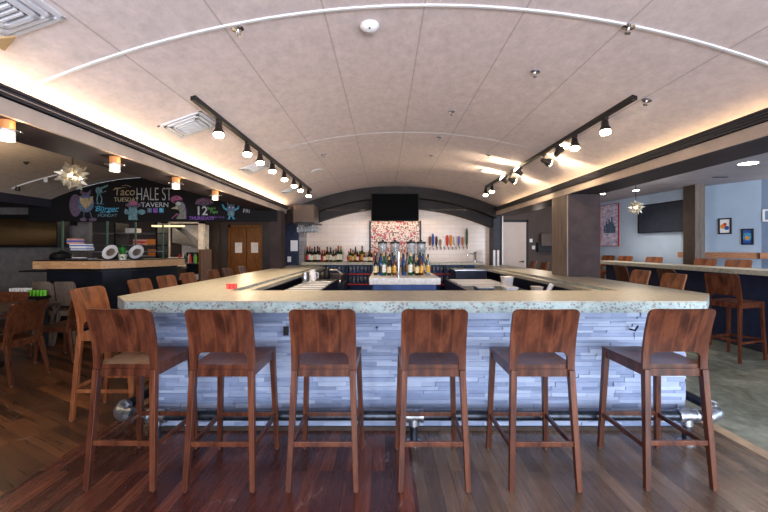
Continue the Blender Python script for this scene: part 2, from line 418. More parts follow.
# columns
m = MB().box(2.42, 2.86, 5.32, 5.80, 0, 2.17)
c1 = thing('column', 'wide dark grey column rising through the right arm of the bar', 'column', (2.64,5.56,0))
MB().box(-.205, .22, -.24, .24, 0, 2.164).build('post', 'column_grey', c1)
MB().box(-.22, -.205, -.24, .24, 0, 2.164).build('lit_side', 'column_wood', c1)  # column side facing the bar, its light put into a paler colour
c2 = thing('column', 'dark brown square column standing behind the long stone high table', 'column', (6.165,7.95,0))
MB().box(-.075, .095, -.1, .22, 0, 2.70).build('post', 'brown_panel', c2)
MB().box(-.085, .105, -.115, -.10, 0, 2.70).build('front_board', 'column_wood', c2)
# end of main room: tile wall under the arch
m = MB().box(-1.95, 2.75, 9.3, 9.42, 0, 2.8)
struct('wall_back', m, 'white_tile')
def arch(y0, y1, zc, x0, x1, r, top=None):
    m = MB(); N = 40
    for i in range(N):
        a = x0+(x1-x0)*i/N; b = x0+(x1-x0)*(i+1)/N
        lo = lambda x: zc-r+math.sqrt(r*r-(x-.3)**2)
        hi = lambda x: vz(x)+.02
        m.hexa([(a,y0,lo(a)),(b,y0,lo(b)),(b,y1,lo(b)),(a,y1,lo(a))], [(a,y0,hi(a)),(b,y0,hi(b)),(b,y1,hi(b)),(a,y1,hi(a))])
    return m
struct('trim_13', arch(8.72, 9.0, 2.56, -2.2, 2.45, 5.3), 'bulkhead_grey')
struct('trim_14', arch(9.0, 9.29, 2.36, -2.2, 2.6, 5.3), 'bulkhead_grey')
# end post right of the tile wall
c3 = tag(MB().box(2.42, 2.58, 8.92, 9.28, 0, 2.2).build('post', 'dark_paint'), 'narrow dark post at the right end of the tiled wall', 'post')
struct('wall_panel_left', MB().box(-2.30, -1.93, 8.9, 9.0, 0, 2.25), 'navy')
struct('wall_brick_return', MB().box(-1.93, -1.82, 8.98, 9.29, 0, 2.2), 'grey_tile')
struct('trim_15', MB().box(-2.36, -2.31, 8.85, 9.0, 0, 2.1), 'tan_trim')
c4 = tag(MB().box(-2.13, -1.93, 7.42, 7.72, 0, 2.146).build('column', 'column_grey'), 'slate grey column at the right end of the chalkboard header', 'column')
# chalkboard header
pts = [(-6.6, 1.94), (-2.0, 1.94), (-2.0, 2.149), (-2.44, 2.149)]
xs = [-2.44-(6.25-2.44)*i/24 for i in range(25)]
pts += [(x, vzb(x)-.002) for x in xs]; pts += [(-6.6, 2.3)]
hd = tag(MB().prism_y(pts, 7.40, 7.50).build('chalkboard_header', 'header_black'), 'black arched chalkboard header with chalk lettering and drawings above the kitchen counter', 'chalkboard')
# kitchen back
struct('wall_kitchen', MB().box(-12, -1.9, 12.5, 12.6, 0, 2.5), 'brown_wall')
struct('wall_far_left', MB().box(-12, -6.0, 8.1, 8.2, 0, 2.5), 'grey_wall')
struct('wall_left', MB().box(-7.9, -7.8, Y0, 8.1, 0, 2.6), 'grey_wall')
struct('trim_16', MB().box(-7.8, -6.22, Y0, 8.1, 2.27, 2.60), 'beam_soffit')
struct('trim_17', MB().box(-6.21, -6.18, Y0, 7.4, 2.20, 2.40), 'black_trim')
# right walls
WA = [(5.95,11.3),(6.27,8.47),(6.87,7.3),(8.3,5.2),(9.9,4.6),(9.9,Y0)]
nm = ['wall_right', 'wall_right_2', 'wall_right_3', 'wall_right_4', 'wall_right_5']
for i in range(5):
    (a,b_),(c,d) = WA[i], WA[i+1]; n = Vector((-(d-b_), c-a)).normalized()*.1
    if n.x < 0: n = -n
    mm = MB().prism([(a,b_),(c,d),(c+n.x,d+n.y),(a+n.x,b_+n.y)], 0, 2.7)
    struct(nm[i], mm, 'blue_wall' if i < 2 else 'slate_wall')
struct('wall_end', MB().box(2.3, 6.1, 11.25, 11.4, 0, 2.8), 'brown_wall')
struct('trim_18', MB().box(2.58, 2.72, 9.3, 11.25, 0, 2.75), 'dark_paint')
# rear of the room, behind the viewer, with daylight windows
m = MB(); 
def wall_with_holes(y0, y1, x0, x1, z1, holes):
    m = MB(); cur = x0
    for a, b, za, zb in holes:
        m.box(cur, a, y0, y1, 0, z1); m.box(a, b, y0, y1, 0, za); m.box(a, b, y0, y1, zb, z1); cur = b
    m.box(cur, x1, y0, y1, 0, z1); return m
struct('wall_front', wall_with_holes(Y0-.12, Y0, -9, 10.2, 2.9, [(-1.8, 2.2, .7, 2.3), (3.0, 6.5, .3, 2.4)]), 'grey_wall')

# raised platform along right wall
struct('floor_platform', MB().prism([(5.5,3.0),(9.8,3.0),(8.28,5.2),(6.86,7.3),(6.26,8.46),(5.95,11.2),(5.5,11.2)], 0, .12), 'brown_panel')

# ------------------------------------------------------------------ seats
def grid_plate(us, zb, zt, yf, thick, rows=10):
    m = MB(); nu = len(us)
    for side in (0, 1):
        for u in us:
            for r in range(rows+1):
                z = zb(u)+(zt(u)-zb(u))*r/rows
                m.v.append((u, yf(u, z)+(thick if side else 0), z))
    off = nu*(rows+1); R = rows+1
    for i in range(nu-1):
        for r in range(rows):
            a = i*R+r; m.f.append([a, a+R, a+R+1, a+1]); m.f.append([off+a, off+a+1, off+a+R+1, off+a+R])
    for i in range(nu-1):
        a = i*R; m.f.append([a, off+a, off+a+R, a+R]); a = i*R+rows; m.f.append([a, a+R, off+a+R, off+a])
    for r in range(rows):
        a = r; m.f.append([a, a+1, off+a+1, off+a]); a = (nu-1)*R+r; m.f.append([a, off+a, off+a+1, a+1])
    return m
def make_seat(name, label, cat, sh, th, mat, stool=True, hw=.197, dep=.46, loc=(0,0,0), rz=0, group=None):
    t = thing(name, label, cat, loc, rz, group)
    yr, yf = -dep/2, dep/2
    # backrest
    us = [-hw, -hw+.003, -hw+.010, -hw+.022, -hw+.036, -.1535, -.1505, -.146, -.138, -.125, -.11, -.08, -.04, 0]
    us = us+[-u for u in reversed(us[:-1])]
    def zb(u):
        a = abs(u)
        if a > .152: return sh-.05
        if a > .11: q = (a-.11)/.042; return sh+.08-.045*(1-math.sqrt(max(0, 1-q*q)))
        return sh+.08
    def zt(u):
        a = abs(u); r = .036
        if a > hw-r: q = (a-(hw-r))/r; return th-r*(1-math.sqrt(max(0, 1-q*q)))*.95
        return th
    def ys(u, z):
        k = (z-sh)/(th-sh)
        return yr+.022-.012*k-.062*k*k-.022*max(0, k)*(1-(u/hw)**2)
    grid_plate(us, zb, zt, ys, .020).build('backrest', mat, t, smooth=True)
    # seat pan
    m = MB(); nx, ny = 8, 8
    for lay in (0, 1):
        for j in range(ny+1):
            v = j/ny; y = yr+.035+(dep-.02)*v
            w = (hw-.006) + (.012)*v
            for i in range(nx+1):
                u = -1+2*i/nx; dish = .012*(1-u*u)*math.sin(PI*min(1, v*1.1))
                m.v.append((u*w, y, sh-dish if lay else sh-.026))
    R = nx+1; off = R*(ny+1)
    for j in range(ny):
        for i in range(nx):
            a = j*R+i; m.f.append([a, a+R, a+R+1, a+1]); m.f.append([off+a, off+a+1, off+a+R+1, off+a+R])
    for i in range(nx):
        a = i; m.f.append([a, a+1, off+a+1, off+a]); a = ny*R+i; m.f.append([a, off+a, off+a+1, a+1])
    for j in range(ny):
        a = j*R; m.f.append([a, off+a, off+a+R, a+R]); a = j*R+nx; m.f.append([a, a+R, off+a+R, off+a])
    m.build('seat', mat, t, smooth=True)
    # apron
    m = MB(); zt_, h = sh-.026, .045
    m.rail((-hw+.02, yr+.035, zt_-h/2), (hw-.02, yr+.035, zt_-h/2), .018, h)
    m.rail((-hw+.02, yf-.012, zt_-h/2), (hw-.02, yf-.012, zt_-h/2), .018, h)
    for s_ in (-1, 1): m.rail((s_*(hw-.016), yr+.035, zt_-h/2), (s_*(hw-.012), yf-.012, zt_-h/2), .018, h)
    m.build('apron', mat, t)
    foot = []
    for s_ in (-1, 1):
        pr, pf = (s_*(hw+.004), yr-.022 if stool else yr-.05, .004), (s_*(hw+.010), yf+.03 if stool else yf+.015, .004)
        tr, tf = (s_*(hw-.022), yr+.030, sh-.028), (s_*(hw-.014), yf-.005, sh-.02)
        foot += [(pr, tr), (pf, tf)]
        for k, (p, q) in enumerate(((pr, tr), (pf, tf))):
            lg = MB().bar(p, q, .032, .032, .037, .044).build('leg', mat, t, bevel=.003)
            MB().lathe([(.009,0),(.009,.005)], (p[0],p[1],0), 8).build('foot_glide', 'glide', lg)
    if stool:
        def on(pq, z):
            p, q = Vector(pq[0]), Vector(pq[1]); return p+(q-p)*((z-p.z)/(q.z-p.z))
        L_r, L_f, R_r, R_f = foot
        for a, b_, z in ((L_r, R_r, .275), (L_f, R_f, .255), (L_r, L_f, .25), (R_r, R_f, .25)):
            MB().rail(on(a, z), on(b_, z), .018, .030).build('stretcher', mat, t, bevel=.002)
    return t
SY = 2.632
ST = 'bar stools along the front of the bar'
st = make_seat('bar_stool', 'leftmost brown wooden bar stool in the front row, by the bar\'s left corner', 'bar stool', .74, 1.09, 'stool_wood', loc=(-1.58,2.645,0), rz=-.02, group=ST)
for x, lab in ((-.987, 'second brown bar stool from the left in the front row'), (-.372, 'third bar stool from the left in front row, beside the black wall outlet'),
               (.294, 'fourth bar stool from the left in front row, over the rail support'), (.954, 'fifth bar stool from the left in the front row, second from the right'),
               (1.77, 'rightmost brown bar stool in the front row, beside the pipe elbow')):
    dup(st, location=(x, SY+(.015 if x > 1.5 else 0), 0), rotation_euler=(0,0,0), label=lab)
stl = make_seat('bar_stool', 'light brown bar stool standing behind the leftmost front stool, left side of bar', 'bar stool', .74, 1.10, 'stool_wood_light', loc=(-2.37,3.55,0), rz=-PI/2, group='bar stools along the left arm of the bar')
labs = ['orange-brown stool back nearest the clipped left corner, behind the counter edge', 'second orange-brown stool back along the left arm of bar',
        'third orange-brown stool back along the left arm of bar', 'fourth orange-brown stool back, first of the far three before the wooden doors',
        'fifth orange-brown stool back, middle of the far three before the wooden doors', 'farthest orange-brown stool back on the left arm, by the grey column']
for (y, lb) in zip((4.5, 5.05, 5.6, 6.4, 7.0, 7.7), labs):
    dup(stl, location=(-2.5, y, 0), rotation_euler=(0,0,-PI/2), label=lb)
GR = 'bar stools along the right arm of the bar'
for i, (x, y, lb) in enumerate(((3.32, 4.95, 'light brown stool back nearest the bar\'s right corner, behind the counter'), (3.42, 5.75, 'light brown stool back just right of the wide grey column'),
                   (3.3, 8.9, 'stool back left of the wide grey column, below the wall monitor'), (3.42, 9.9, 'farthest small stool back, beside the pale door'))):
    dup(stl, location=(x,y,0), rotation_euler=(0,0,PI/2), scale=(1,1,1.03), label=lb, group=GR)
GT = 'bar stools on the near side of the long stone high table'
for i, (y, lb) in enumerate(((5.25, 'dark brown bar stool fully visible on the concrete at the high table, nearest right'), (6.15, 'dark stool back at the high table left of the brown column'),
                (7.35, 'dark stool back at the high table, third from the right'), (8.3, 'farthest dark stool back at the high table, beside the wide grey column'))):
    dup(st, location=(4.58,y,0), rotation_euler=(0,0,-PI/2+(.35 if i == 0 else 0)), scale=(1,1,1.03), label=lb, group=GT)
GW = 'stools on the far side of the long stone high table'
for y, lb in ((6.72, 'rightmost stool back beyond the high table, under the blue-framed picture'), (7.42, 'stool back beyond the high table just right of the brown column'),
              (8.85, 'stool back beyond the high table just left of the brown column, below the television'), (9.75, 'stool back beyond the high table, left edge of the television'),
              (10.5, 'farthest stool back beyond the high table, under the large painting')):
    dup(stl, location=(5.76 if y < 9 else 5.66,y,.12), rotation_euler=(0,0,PI/2+(.3 if y < 8 else .3)), scale=(1,1,1.03), label=lb, group=GW)
# dining chairs
dc = make_seat('dining_chair', 'brown dining chair nearest the viewer at left, its back to the bar', 'chair', .45, .86, 'chair_wood', stool=False, hw=.23, dep=.42, loc=(-4.17,4.42,0), rz=PI/2, group='dining chairs in the left room')
for x, y, r, lb in ((-4.2,5.3,PI/2,'second brown dining chair with its back to the bar, behind the tall stool'), (-5.0,5.12,PI,'brown dining chair at the left edge on the far side of the dining table'),
                    (-5.28,4.0,.1,'brown dining chair at the left edge on the near side of the dining table')):
    dup(dc, location=(x,y,0), rotation_euler=(0,0,r), label=lb)
dcg = None
for x, y, lb in ((-5.12,6.35,'chair back with reflected light painted grey, before the dark kitchen counter, left of pair'), (-4.78,6.35,'chair back with reflected light painted grey, before the dark kitchen counter, right of pair')):
    make_seat('dining_chair', lb, 'chair', .50, .95, 'column_wood', stool=False, hw=.13 if x < -5 else .15, dep=.34, loc=(x,y-.18,0), group='chairs by the kitchen counter')  # grey colour stands in for light reflected on these chairs
tb = thing('dining_table', 'dark dining table with grey top at the left edge', 'table', (-4.95,4.8,0))
MB().box(-.75,.75,-.5,.38,.71,.75).build('table_top', 'brown_panel', tb, bevel=.005)
MB().lathe([(.28,0),(.28,.02),(.05,.04),(.045,.68),(.2,.7),(.2,.71)]).build('pedestal', 'black_plastic', tb, smooth=True)
rk = thing('booth_table', 'dark narrow table at the left edge holding menus and green cups', 'table', (-5.45,5.78,0))
MB().box(-.55,.55,-.09,.09,.72,.76).build('table_top', 'black_plastic', rk)
for s_ in (-.5,.5): MB().box(s_-.03,s_+.03,-.07,.07,0,.72).build('leg', 'black_plastic', rk)
for k in range(6):
    x = -5.17+.042*k
    o = tag(MB().box(-.014,.014,-.05,.05,0,.11).build('menu_card', 'white_plastic', loc=(x-.2,5.78,.76)), 'white menu card standing in a row on the dark table at left edge', 'menu', 'white menu cards on the dark table')
for k in range(5):
    o = tag(MB().lathe([(.018,0),(.024,.08),(.021,.08),(.016,.01)], n=12).build('cup', 'green_cup', loc=(-5.12+.052*k,5.78,.76), smooth=True), 'small green cup in a row on the dark table at left', 'cup', 'green cups on the dark table')

# ------------------------------------------------------------------ the bar
TOP, TH = 1.07, .085
bar = thing('bar', 'large U-shaped bar with speckled stone counter and stacked blue-grey stone front', 'bar', (0,0,0))
outer = [(-1.87,2.87),(2.31,2.87),(2.70,3.33),(2.70,9.05)]
poly = [(-1.87,2.87),(2.31,2.87),(2.70,3.33),(2.70,8.90),(2.19,8.90),(2.10,8.70),(2.10,3.58),(-1.39,3.58),(-1.39,8.72),(-1.45,8.89),(-2.105,8.89),(-2.105,3.15)]
# top split so that column stands in a notch
poly = poly[:3]+[(2.70,5.31),(2.41,5.31),(2.41,5.81),(2.70,5.81)]+poly[3:]
MB().prism(poly, TOP-.012, TOP).build('counter_top', 'counter_top', bar)
def inset(p): return p
MB().prism(poly, TOP-TH, TOP-.0125).build('counter_edge', 'counter_edge', bar)
# inner drink ledge
MB().box(-1.39,-1.30,3.59,8.7,TOP-.07,TOP-.03).build('service_ledge', 'counter_top', bar)
MB().box(2.00,2.10,3.59,8.7,TOP-.07,TOP-.03).build('service_ledge', 'counter_top', bar)
# body panels
MB().box(-1.86,2.40,3.22,3.36,0,.984).build('front_panel', 'navy', bar)
MB().box(-1.86,-1.70,3.36,8.85,0,.984).build('side_panel', 'navy', bar)
MB().box(2.26,2.40,3.36,8.9,0,.984).build('side_panel', 'navy', bar)
# stacked stone on the front, blocks with own depth
def stones(length, height, name, place):
    m = MB(); z = 0
    while z < height-.004:
        h = min(random.choice((.018,.024,.03,.036)), height-z)
        x = -random.random()*.2
        while x < length:
            w = random.uniform(.10,.38); a, b = max(0, x), min(length, x+w); x += w
            if b-a < .004: continue
            d = random.uniform(.014,.026); tn = random.random()
            p0 = place(a+.0008, -d, z+.0006); 
            q = [place(a+.0008,0,z+.0006), place(b-.0008,0,z+.0006), place(b-.0008,-d,z+.0006), place(a+.0008,-d,z+.0006)]
            r = [place(a+.0008,0,z+h-.0006), place(b-.0008,0,z+h-.0006), place(b-.0008,-d,z+h-.0006), place(a+.0008,-d,z+h-.0006)]
            m.hexa(q, r); m.tone += [tn]*6
        z += h
    return m.build(name, 'ledge_stone', bar)
stones(4.26, .98, 'stone_cladding', lambda u, d, z: (-1.86+u, 3.22+d, z))
stones(5.6, .98, 'stone_cladding', lambda u, d, z: (-1.86+d, 3.22+u, z))
stones(5.6, .98, 'stone_cladding', lambda u, d, z: (2.40-d, 3.22+u, z))
MB().box(-1.88,2.42,3.175,3.20,0,.028).build('kick_trim', 'brown_panel', bar)
# outlet plates
p = at(286,331,3.18); o = MB().box(p.x-.02,p.x+.02,3.172,3.188,p.z-.035,p.z+.035).build('outlet', 'black_plastic', bar); o['label'] = 'black power outlet'
p = at(377,328,3.18); hk = MB().tube([(p.x,3.19,p.z),(p.x,3.13,p.z),(p.x,3.11,p.z+.02)], .008).build('bag_hook', 'chrome', bar, smooth=True); hk['label'] = 'small metal bag hook'
p = at(632,327,3.18); MB().tube([(p.x-.01,3.19,p.z-.02),(p.x,3.14,p.z-.02),(p.x+.01,3.12,p.z+.02)], .007).build('bag_hook', 'black_plastic', bar, smooth=True)
# foot rail
RZ = .200
fr = thing('foot_rail', 'dark iron pipe foot rail with galvanised fittings around the bar', 'foot rail', (0,0,0))
MB().tube([(-1.91,2.985,RZ),(2.41,2.985,RZ)], .037, 14).build('pipe', 'iron', fr, smooth=True)
MB().tube([(-2.02,3.08,RZ+.02),(-2.02,8.4,RZ+.02)], .037, 14).build('pipe', 'iron', fr, smooth=True)
MB().tube([(2.52,3.08,RZ+.02),(2.52,8.4,RZ+.02)], .037, 14).build('pipe', 'iron', fr, smooth=True)
def elbow(cx, s_):
    pts = [(cx-s_*.10+s_*.10*math.sin(a), 2.985+.10-.10*math.cos(a), RZ+.02*a/1.57) for a in [i*PI/2/8 for i in range(9)]]
    m = MB().tube(pts, .047, 14)
    m.tube([Vector(pts[0])-Vector((s_*.035,0,0)), pts[0]], .055, 14); m.tube([pts[-1], Vector(pts[-1])+Vector((0,.035,0))], .055, 14)
    m.build('elbow', 'galvanised', fr, smooth=True)
elbow(-2.02, -1); elbow(2.52, 1)
for x in (-1.70, .215, 2.25):
    m = MB().tube([(x-.06,2.985,RZ),(x+.06,2.985,RZ)], .046, 14); m.tube([(x-.07,2.985,RZ),(x-.05,2.985,RZ)], .052, 14); m.tube([(x+.05,2.985,RZ),(x+.07,2.985,RZ)], .052, 14)
    m.tube([(x,2.985,RZ),(x,2.985,RZ-.07)], .040, 14); m.build('tee_fitting', 'galvanised', fr, smooth=True)
    sp = MB().tube([(x,2.985,RZ-.06),(x,2.985,.01)], .029, 12).build('support_pipe', 'iron', fr, smooth=True)
    MB().lathe([(.06,0),(.06,.010),(.04,.02),(.034,.02)], (x,2.985,0), 16).build('floor_flange', 'galvanised', sp, smooth=True)
for y in (5.0, 7.2):
    for x in (-2.02, 2.52):
        MB().tube([(x,y,RZ+.02),(x,y,.0)], .029, 12).build('support_pipe', 'iron', fr, smooth=True)

# island
isl = thing('island_counter', 'central island counter with pale stone top crowded with bottles', 'counter', (.25,6.45,0))
MB().box(-.45,.455,-1.38,1.4,.985,1.07).build('counter_top', 'stone_white', isl, bevel=.004)
MB().box(-.40,.41,-1.30,1.3,0,.985).build('body', 'navy_bright', isl)
# back bar
bb = thing('back_bar', 'low back bar with thin stone top, navy cabinets and red-edged shelves', 'counter', (0,0,0))
ZB = 1.135
MB().box(-1.82,2.18,8.72,9.29,ZB-.055,ZB).build('counter_top', 'table_stone', bb)
MB().box(-1.36,2.06,9.20,9.28,0,ZB-.056).build('back_panel', 'navy_bright', bb)
for x in (-1.36,-.86,-.33,.74,1.30,1.75):
    MB().box(x,x+.04,8.80,9.20,0,ZB-.056).build('divider', 'navy', bb)
SH = []
for z in (.66, .885):
    for a, b_ in ((-1.32,-.86),(-.82,-.33),(.78,1.30),(1.34,1.75)):
        sf = MB().box(a,b_,8.80,9.20,z-.02,z).build('shelf', 'navy', bb)
        e = MB().box(a,b_,8.785,8.80,z-.025,z+.004).build('shelf_edge', 'red_plastic', sf); SH.append((a,b_,z))
MB().box(-.29,.74,8.80,9.2,0,ZB-.056).build('cabinet_body', 'navy_bright', bb)
gl = None; n = 0
for a, b_, z in SH:
    k = int((b_-a-.06)/.085)
    for i in range(k+1):
        loc = (a+.05+i*.085, 8.87, z)
        lb = ('stemmed clear glass on the upper red-edged shelf of the back bar' if z > .7 else 'clear glass on the lower red-edged shelf of the back bar')
        lb += ', left of the island' if a < .2 else ', right of the island'
        g = ('glasses upper' if z > .7 else 'glasses lower')+(' left' if a < .2 else ' right')+' shelf of the back bar'
        if gl is None:
            gl = tag(MB().lathe([(.026,0),(.026,.004),(.006,.01),(.006,.05),(.028,.07),(.034,.12),(.030,.16),(.028,.16),(.031,.12),(.024,.075),(.004,.065)], n=12).build('drinking_glass', 'jar_glass', loc=loc, smooth=True), lb, 'glass', g)
        else: dup(gl, location=loc, label=lb, group=g)

# bottles -----------------------------------------------------------
def make_bottle(kind, body, foil, label_m, h, r, loc, lb, g):
    t = thing('bottle', lb, 'bottle', loc, 0, g)
    if kind == 'wine': prof = [(r*.9,0),(r,.01),(r,h*.6),(r*.85,h*.66),(r*.38,h*.74),(r*.34,h*.97),(r*.34,h)]
    else: prof = [(r*.95,0),(r,.008),(r,h*.55),(r*.9,h*.62),(r*.42,h*.72),(r*.38,h*.9),(r*.38,h)]
    MB().lathe(prof, n=14).build('glass_body', body, t, smooth=True)
    MB().lathe([(r*.44,h*.86),(r*.44,h*1.01),(r*.3,h*1.02)], n=12).build('cap', foil, t, smooth=True)
    MB().lathe([(r*1.02,h*.14),(r*1.02,h*.48)], n=14).build('bottle_label', label_m, t, smooth=True)
    return t
protos = {}
def bottle(kind, body, foil, lab, h, r, loc, lb, g):
    key = (kind, body, foil, lab)
    if key not in protos:
        protos[key] = (make_bottle(kind, body, foil, lab, h, r, loc, lb, g), h, r); return
    p, h0, r0 = protos[key]
    dup(p, location=loc, scale=(r/r0, r/r0, h/h0), label=lb, group=g)
ordn = ['first','second','third','fourth','fifth','sixth','seventh','eighth','ninth','tenth','eleventh','twelfth','thirteenth','fourteenth','fifteenth','sixteenth','seventeenth','eighteenth','nineteenth','twentieth']
wl = [(307.5,'wine','bottle_dark','foil_red','label_red',.34),(309.8,'wine','bottle_dark','foil_orange','label_white',.35),(312,'wine','bottle_brown','foil_black','label_white',.30),
      (314.6,'wine','bottle_dark','foil_black','label_cream',.34),(317.6,'wine','bottle_dark','foil_black','label_white',.35),(319.3,'wine','bottle_brown','foil_red','label_white',.33),
      (322.3,'wine','bottle_amber','foil_orange','label_red',.26),(324.6,'wine','bottle_red','foil_orange','label_white',.27),(327.2,'wine','bottle_dark','foil_black','label_cream',.34),
      (330.7,'wine','bottle_dark','foil_black','label_white',.33),(333.4,'wine','bottle_brown','foil_black','label_white',.26),(336,'wine','bottle_dark','foil_red','label_cream',.30),
      (338.2,'wine','bottle_dark','foil_red','label_white',.36),(341,'wine','bottle_green','foil_gold','label_white',.35)]
for i, (px, k, bd, fo, la, h) in enumerate(wl):
    c = {'bottle_dark':'dark','bottle_brown':'brown','bottle_amber':'amber','bottle_red':'red','bottle_green':'green'}[bd]
    bottle(k, bd, fo, la, h, .036, ((px-CX)/F*9.08, 9.08, ZB), '%s wine bottle, %s from the left in the left group on back bar' % (c, ordn[i]), 'wine bottles on the left of the back bar')
sl = [(348.6,'spirit','bottle_clear','foil_red','label_red',.24),(350.6,'wine','bottle_green','foil_red','label_gold',.30),(353,'spirit','bottle_amber','foil_black','label_cream',.27),
      (355.4,'wine','bottle_brown','foil_black','label_gold',.34),(357.6,'spirit','bottle_brown','foil_gold','label_white',.25),(359.8,'spirit','bottle_red','foil_black','label_red',.24),
      (362,'wine','bottle_green','foil_red','label_gold',.36),(364.3,'spirit','bottle_amber','foil_red','label_white',.22),(366.6,'spirit','bottle_clear','foil_gold','label_white',.22),
      (369,'spirit','bottle_brown','foil_black','label_cream',.24),(371.5,'spirit','bottle_dark','foil_gold','label_white',.22),(374,'spirit','bottle_clear','foil_red','label_red',.24)]
for i, (px, k, bd, fo, la, h) in enumerate(sl):
    c = {'bottle_dark':'dark','bottle_brown':'brown','bottle_amber':'amber','bottle_red':'red','bottle_green':'green','bottle_clear':'clear'}[bd]
    bottle(k, bd, fo, la, h, .036, ((px-CX)/F*9.04, 9.04, ZB), '%s liquor bottle, %s from left in the group beside the floral panel' % (c, ordn[i]), 'liquor bottles beside the floral panel')
il = [('bottle_dark','foil_black','label_cream'),('bottle_amber','foil_black','label_gold'),('bottle_blue','foil_black','label_cream'),('bottle_dark','foil_gold','label_cream'),('bottle_brown','foil_black','label_white'),
      ('bottle_green','foil_gold','label_white'),('bottle_clear','foil_black','label_white'),('bottle_blue','foil_black','foil_black'),('bottle_clear','foil_black','label_gold')]
k = 0
for row, y in enumerate((5.55, 5.85, 6.2)):
    for side, (a, b_, word) in enumerate(((-.13, .12, 'left'), (.27, .60, 'right'))):
        n = 5
        for i in range(n):
            bd, fo, la = il[(k*5+i*2+row) % len(il)]; k += 1
            x = a+(b_-a)*i/(n-1)+.01*((k*7) % 3-1)
            c = {'bottle_dark':'dark','bottle_brown':'brown','bottle_amber':'amber','bottle_blue':'blue','bottle_green':'green','bottle_clear':'clear'}[bd]
            bottle('spirit', bd, fo, la, .25+.02*((k*5) % 4), .030, (x, y+.01*((k*3) % 4), TOP),
                   '%s liquor bottle, %s from left, %s row of the island\'s %s cluster' % (c, ordn[i], ('front','middle','rear')[row], word), 'liquor bottles on the island counter')
# tall dispensers on the island
def dispenser(x, y, fill, lb):
    t = thing('drink_dispenser', lb, 'drink dispenser', (x,y,TOP), 0, 'tall glass dispensers on the island')
    MB().lathe([(.075,0),(.075,.02),(.03,.03),(.03,.12),(.08,.13),(.08,.14)], n=18).build('stand', 'black_plastic', t, smooth=True)
    MB().lathe([(.078,.14),(.078,.46),(.074,.46),(.074,.145)], n=18).build('jar', 'jar_glass', t, smooth=True)
    MB().lathe([(.07,.147),(.07,.36)], n=18).build('drink', fill, t, smooth=True)
    MB().lathe([(.082,.455),(.082,.485),(.02,.495),(.02,.52)], n=18).build('lid', 'black_plastic', t, smooth=True)
    MB().tube([(0,-.075,.17),(0,-.12,.17),(0,-.12,.15)], .010).build('spigot', 'chrome', t, smooth=True)
dispenser(-.04, 6.75, 'tap_copper', 'tall glass dispenser with black lid, leftmost on the island')
dispenser(.17, 6.8, 'label_cream', 'tall glass dispenser with black lid, left of the silver post')
dispenser(.44, 6.75, 'stone_white', 'tall glass dispenser with black lid, right of the silver post')
dispenser(.62, 6.85, 'tap_green', 'tall glass dispenser with black lid, rightmost on the island')
tag(MB().tube([(.178,5.25,TOP),(.178,5.25,1.40)], .010, 12).lathe([(.03,0),(.03,.012)], (.178,5.25,TOP)).build('silver_post', 'chrome', smooth=True), 'slim silver post at the front of the island counter', 'post')

# mosaic panel + TV
mp_ = thing('mosaic_panel', 'red and cream floral mosaic panel in dark frame under the television', 'artwork', (.235,9.22,0))
MB().box(-.56,.56,-.01,.07,1.14,2.08).build('panel', 'floral_mosaic', mp_)
m = MB().box(-.60,-.56,-.03,.07,1.14,2.08).box(.56,.60,-.03,.07,1.14,2.08); m.build('frame', 'dark_paint', mp_)
tv = thing('television', 'large black television mounted under the arch above the bar', 'television', (.215,8.68,2.03))
MB().box(-.515,.515,-.06,.0,0,.60).build('casing', 'screen_frame', tv, bevel=.006)
MB().box(-.497,.497,-.064,-.0595,.018,.582).build('screen', 'screen', tv)
MB().box(-.1,.1,0,.035,.54,.60).build('wall_mount', 'black_plastic', tv)
# beer taps
tr = thing('tap_rail', 'row of chrome beer faucets on the white tiled wall', 'beer tap rail', (0,0,0))
cols = [(430,'tap_brown',.24),(433,'tap_blue',.30),(436.6,'tap_dark',.24),(440.5,'tap_grey',.17),(447.5,'tap_red',.26),(451,'tap_orange',.27),(455,'tap_white',.24),(459,'tap_purple',.25),(463,'tap_copper',.22),(467,'tap_green',.42)]
for i in range(12):
    x = ((426+i*3.75)-CX)/F*9.2
    f_ = MB().tube([(x,9.3,1.47),(x,9.21,1.47),(x,9.19,1.45),(x,9.185,1.41)], .013, 8).build('faucet', 'chrome', tr, smooth=True)
for i, (px, mt, h) in enumerate(cols):
    x = (px-CX)/F*9.2
    nmn = mt.split('_')[1]
    o = MB().lathe([(.010,0),(.014,.03),(.026,.06),(.030,h*.7),(.022,h*.92),(.006,h)], (x,9.21,1.485), 10).build('tap_handle', mt, tr, smooth=True)
    o['label'] = nmn+' tap handle'
# under-arch uplights on tile
for px, py in ((448,212),(352,215)):
    p = at(px, py, 9.1); 
MB_ = None

# TVs & items near box
bx = thing('duct_box', 'grey brown ceiling box with rounded corner above the wine glasses', 'ceiling box', (-1.685,8.1,1.97))
pts = [(-.245,.2),(-.22,.03),(-.17,0),(.245,0),(.245,.6),(-.245,.6)]
MB().prism(pts, 0, .36).build('housing', 'duct_box', bx)
gr = thing('glass_rack', 'hanging rack of upside-down wine glasses under the ceiling box', 'glass rack', (-1.60,8.2,1.97))
m = MB()
for k in range(7): m.box(-.22+.07*k,-.212+.07*k,-.04,.42,-.03,-.001)
m.box(-.24,.24,.42,.44,-.03,-.001); m.build('rails', 'lamp_metal', gr)
for i in range(6):
    for j in range(2):
        dup(gl, location=(-1.60-.185+.07*i, 8.22+.2*j, 1.958), rotation_euler=(PI,0,0), scale=(.9,.9,1.15), label='wine glass hanging upside down in the rack under the ceiling box', group='wine glasses hanging in the rack')
tag(MB().box(-.08,.08,-.006,0,-.12,.12).build('notice_sheet', 'paper', loc=(-2.02,8.9,1.50)), 'white paper notice on the navy wall left of the tiles', 'notice')
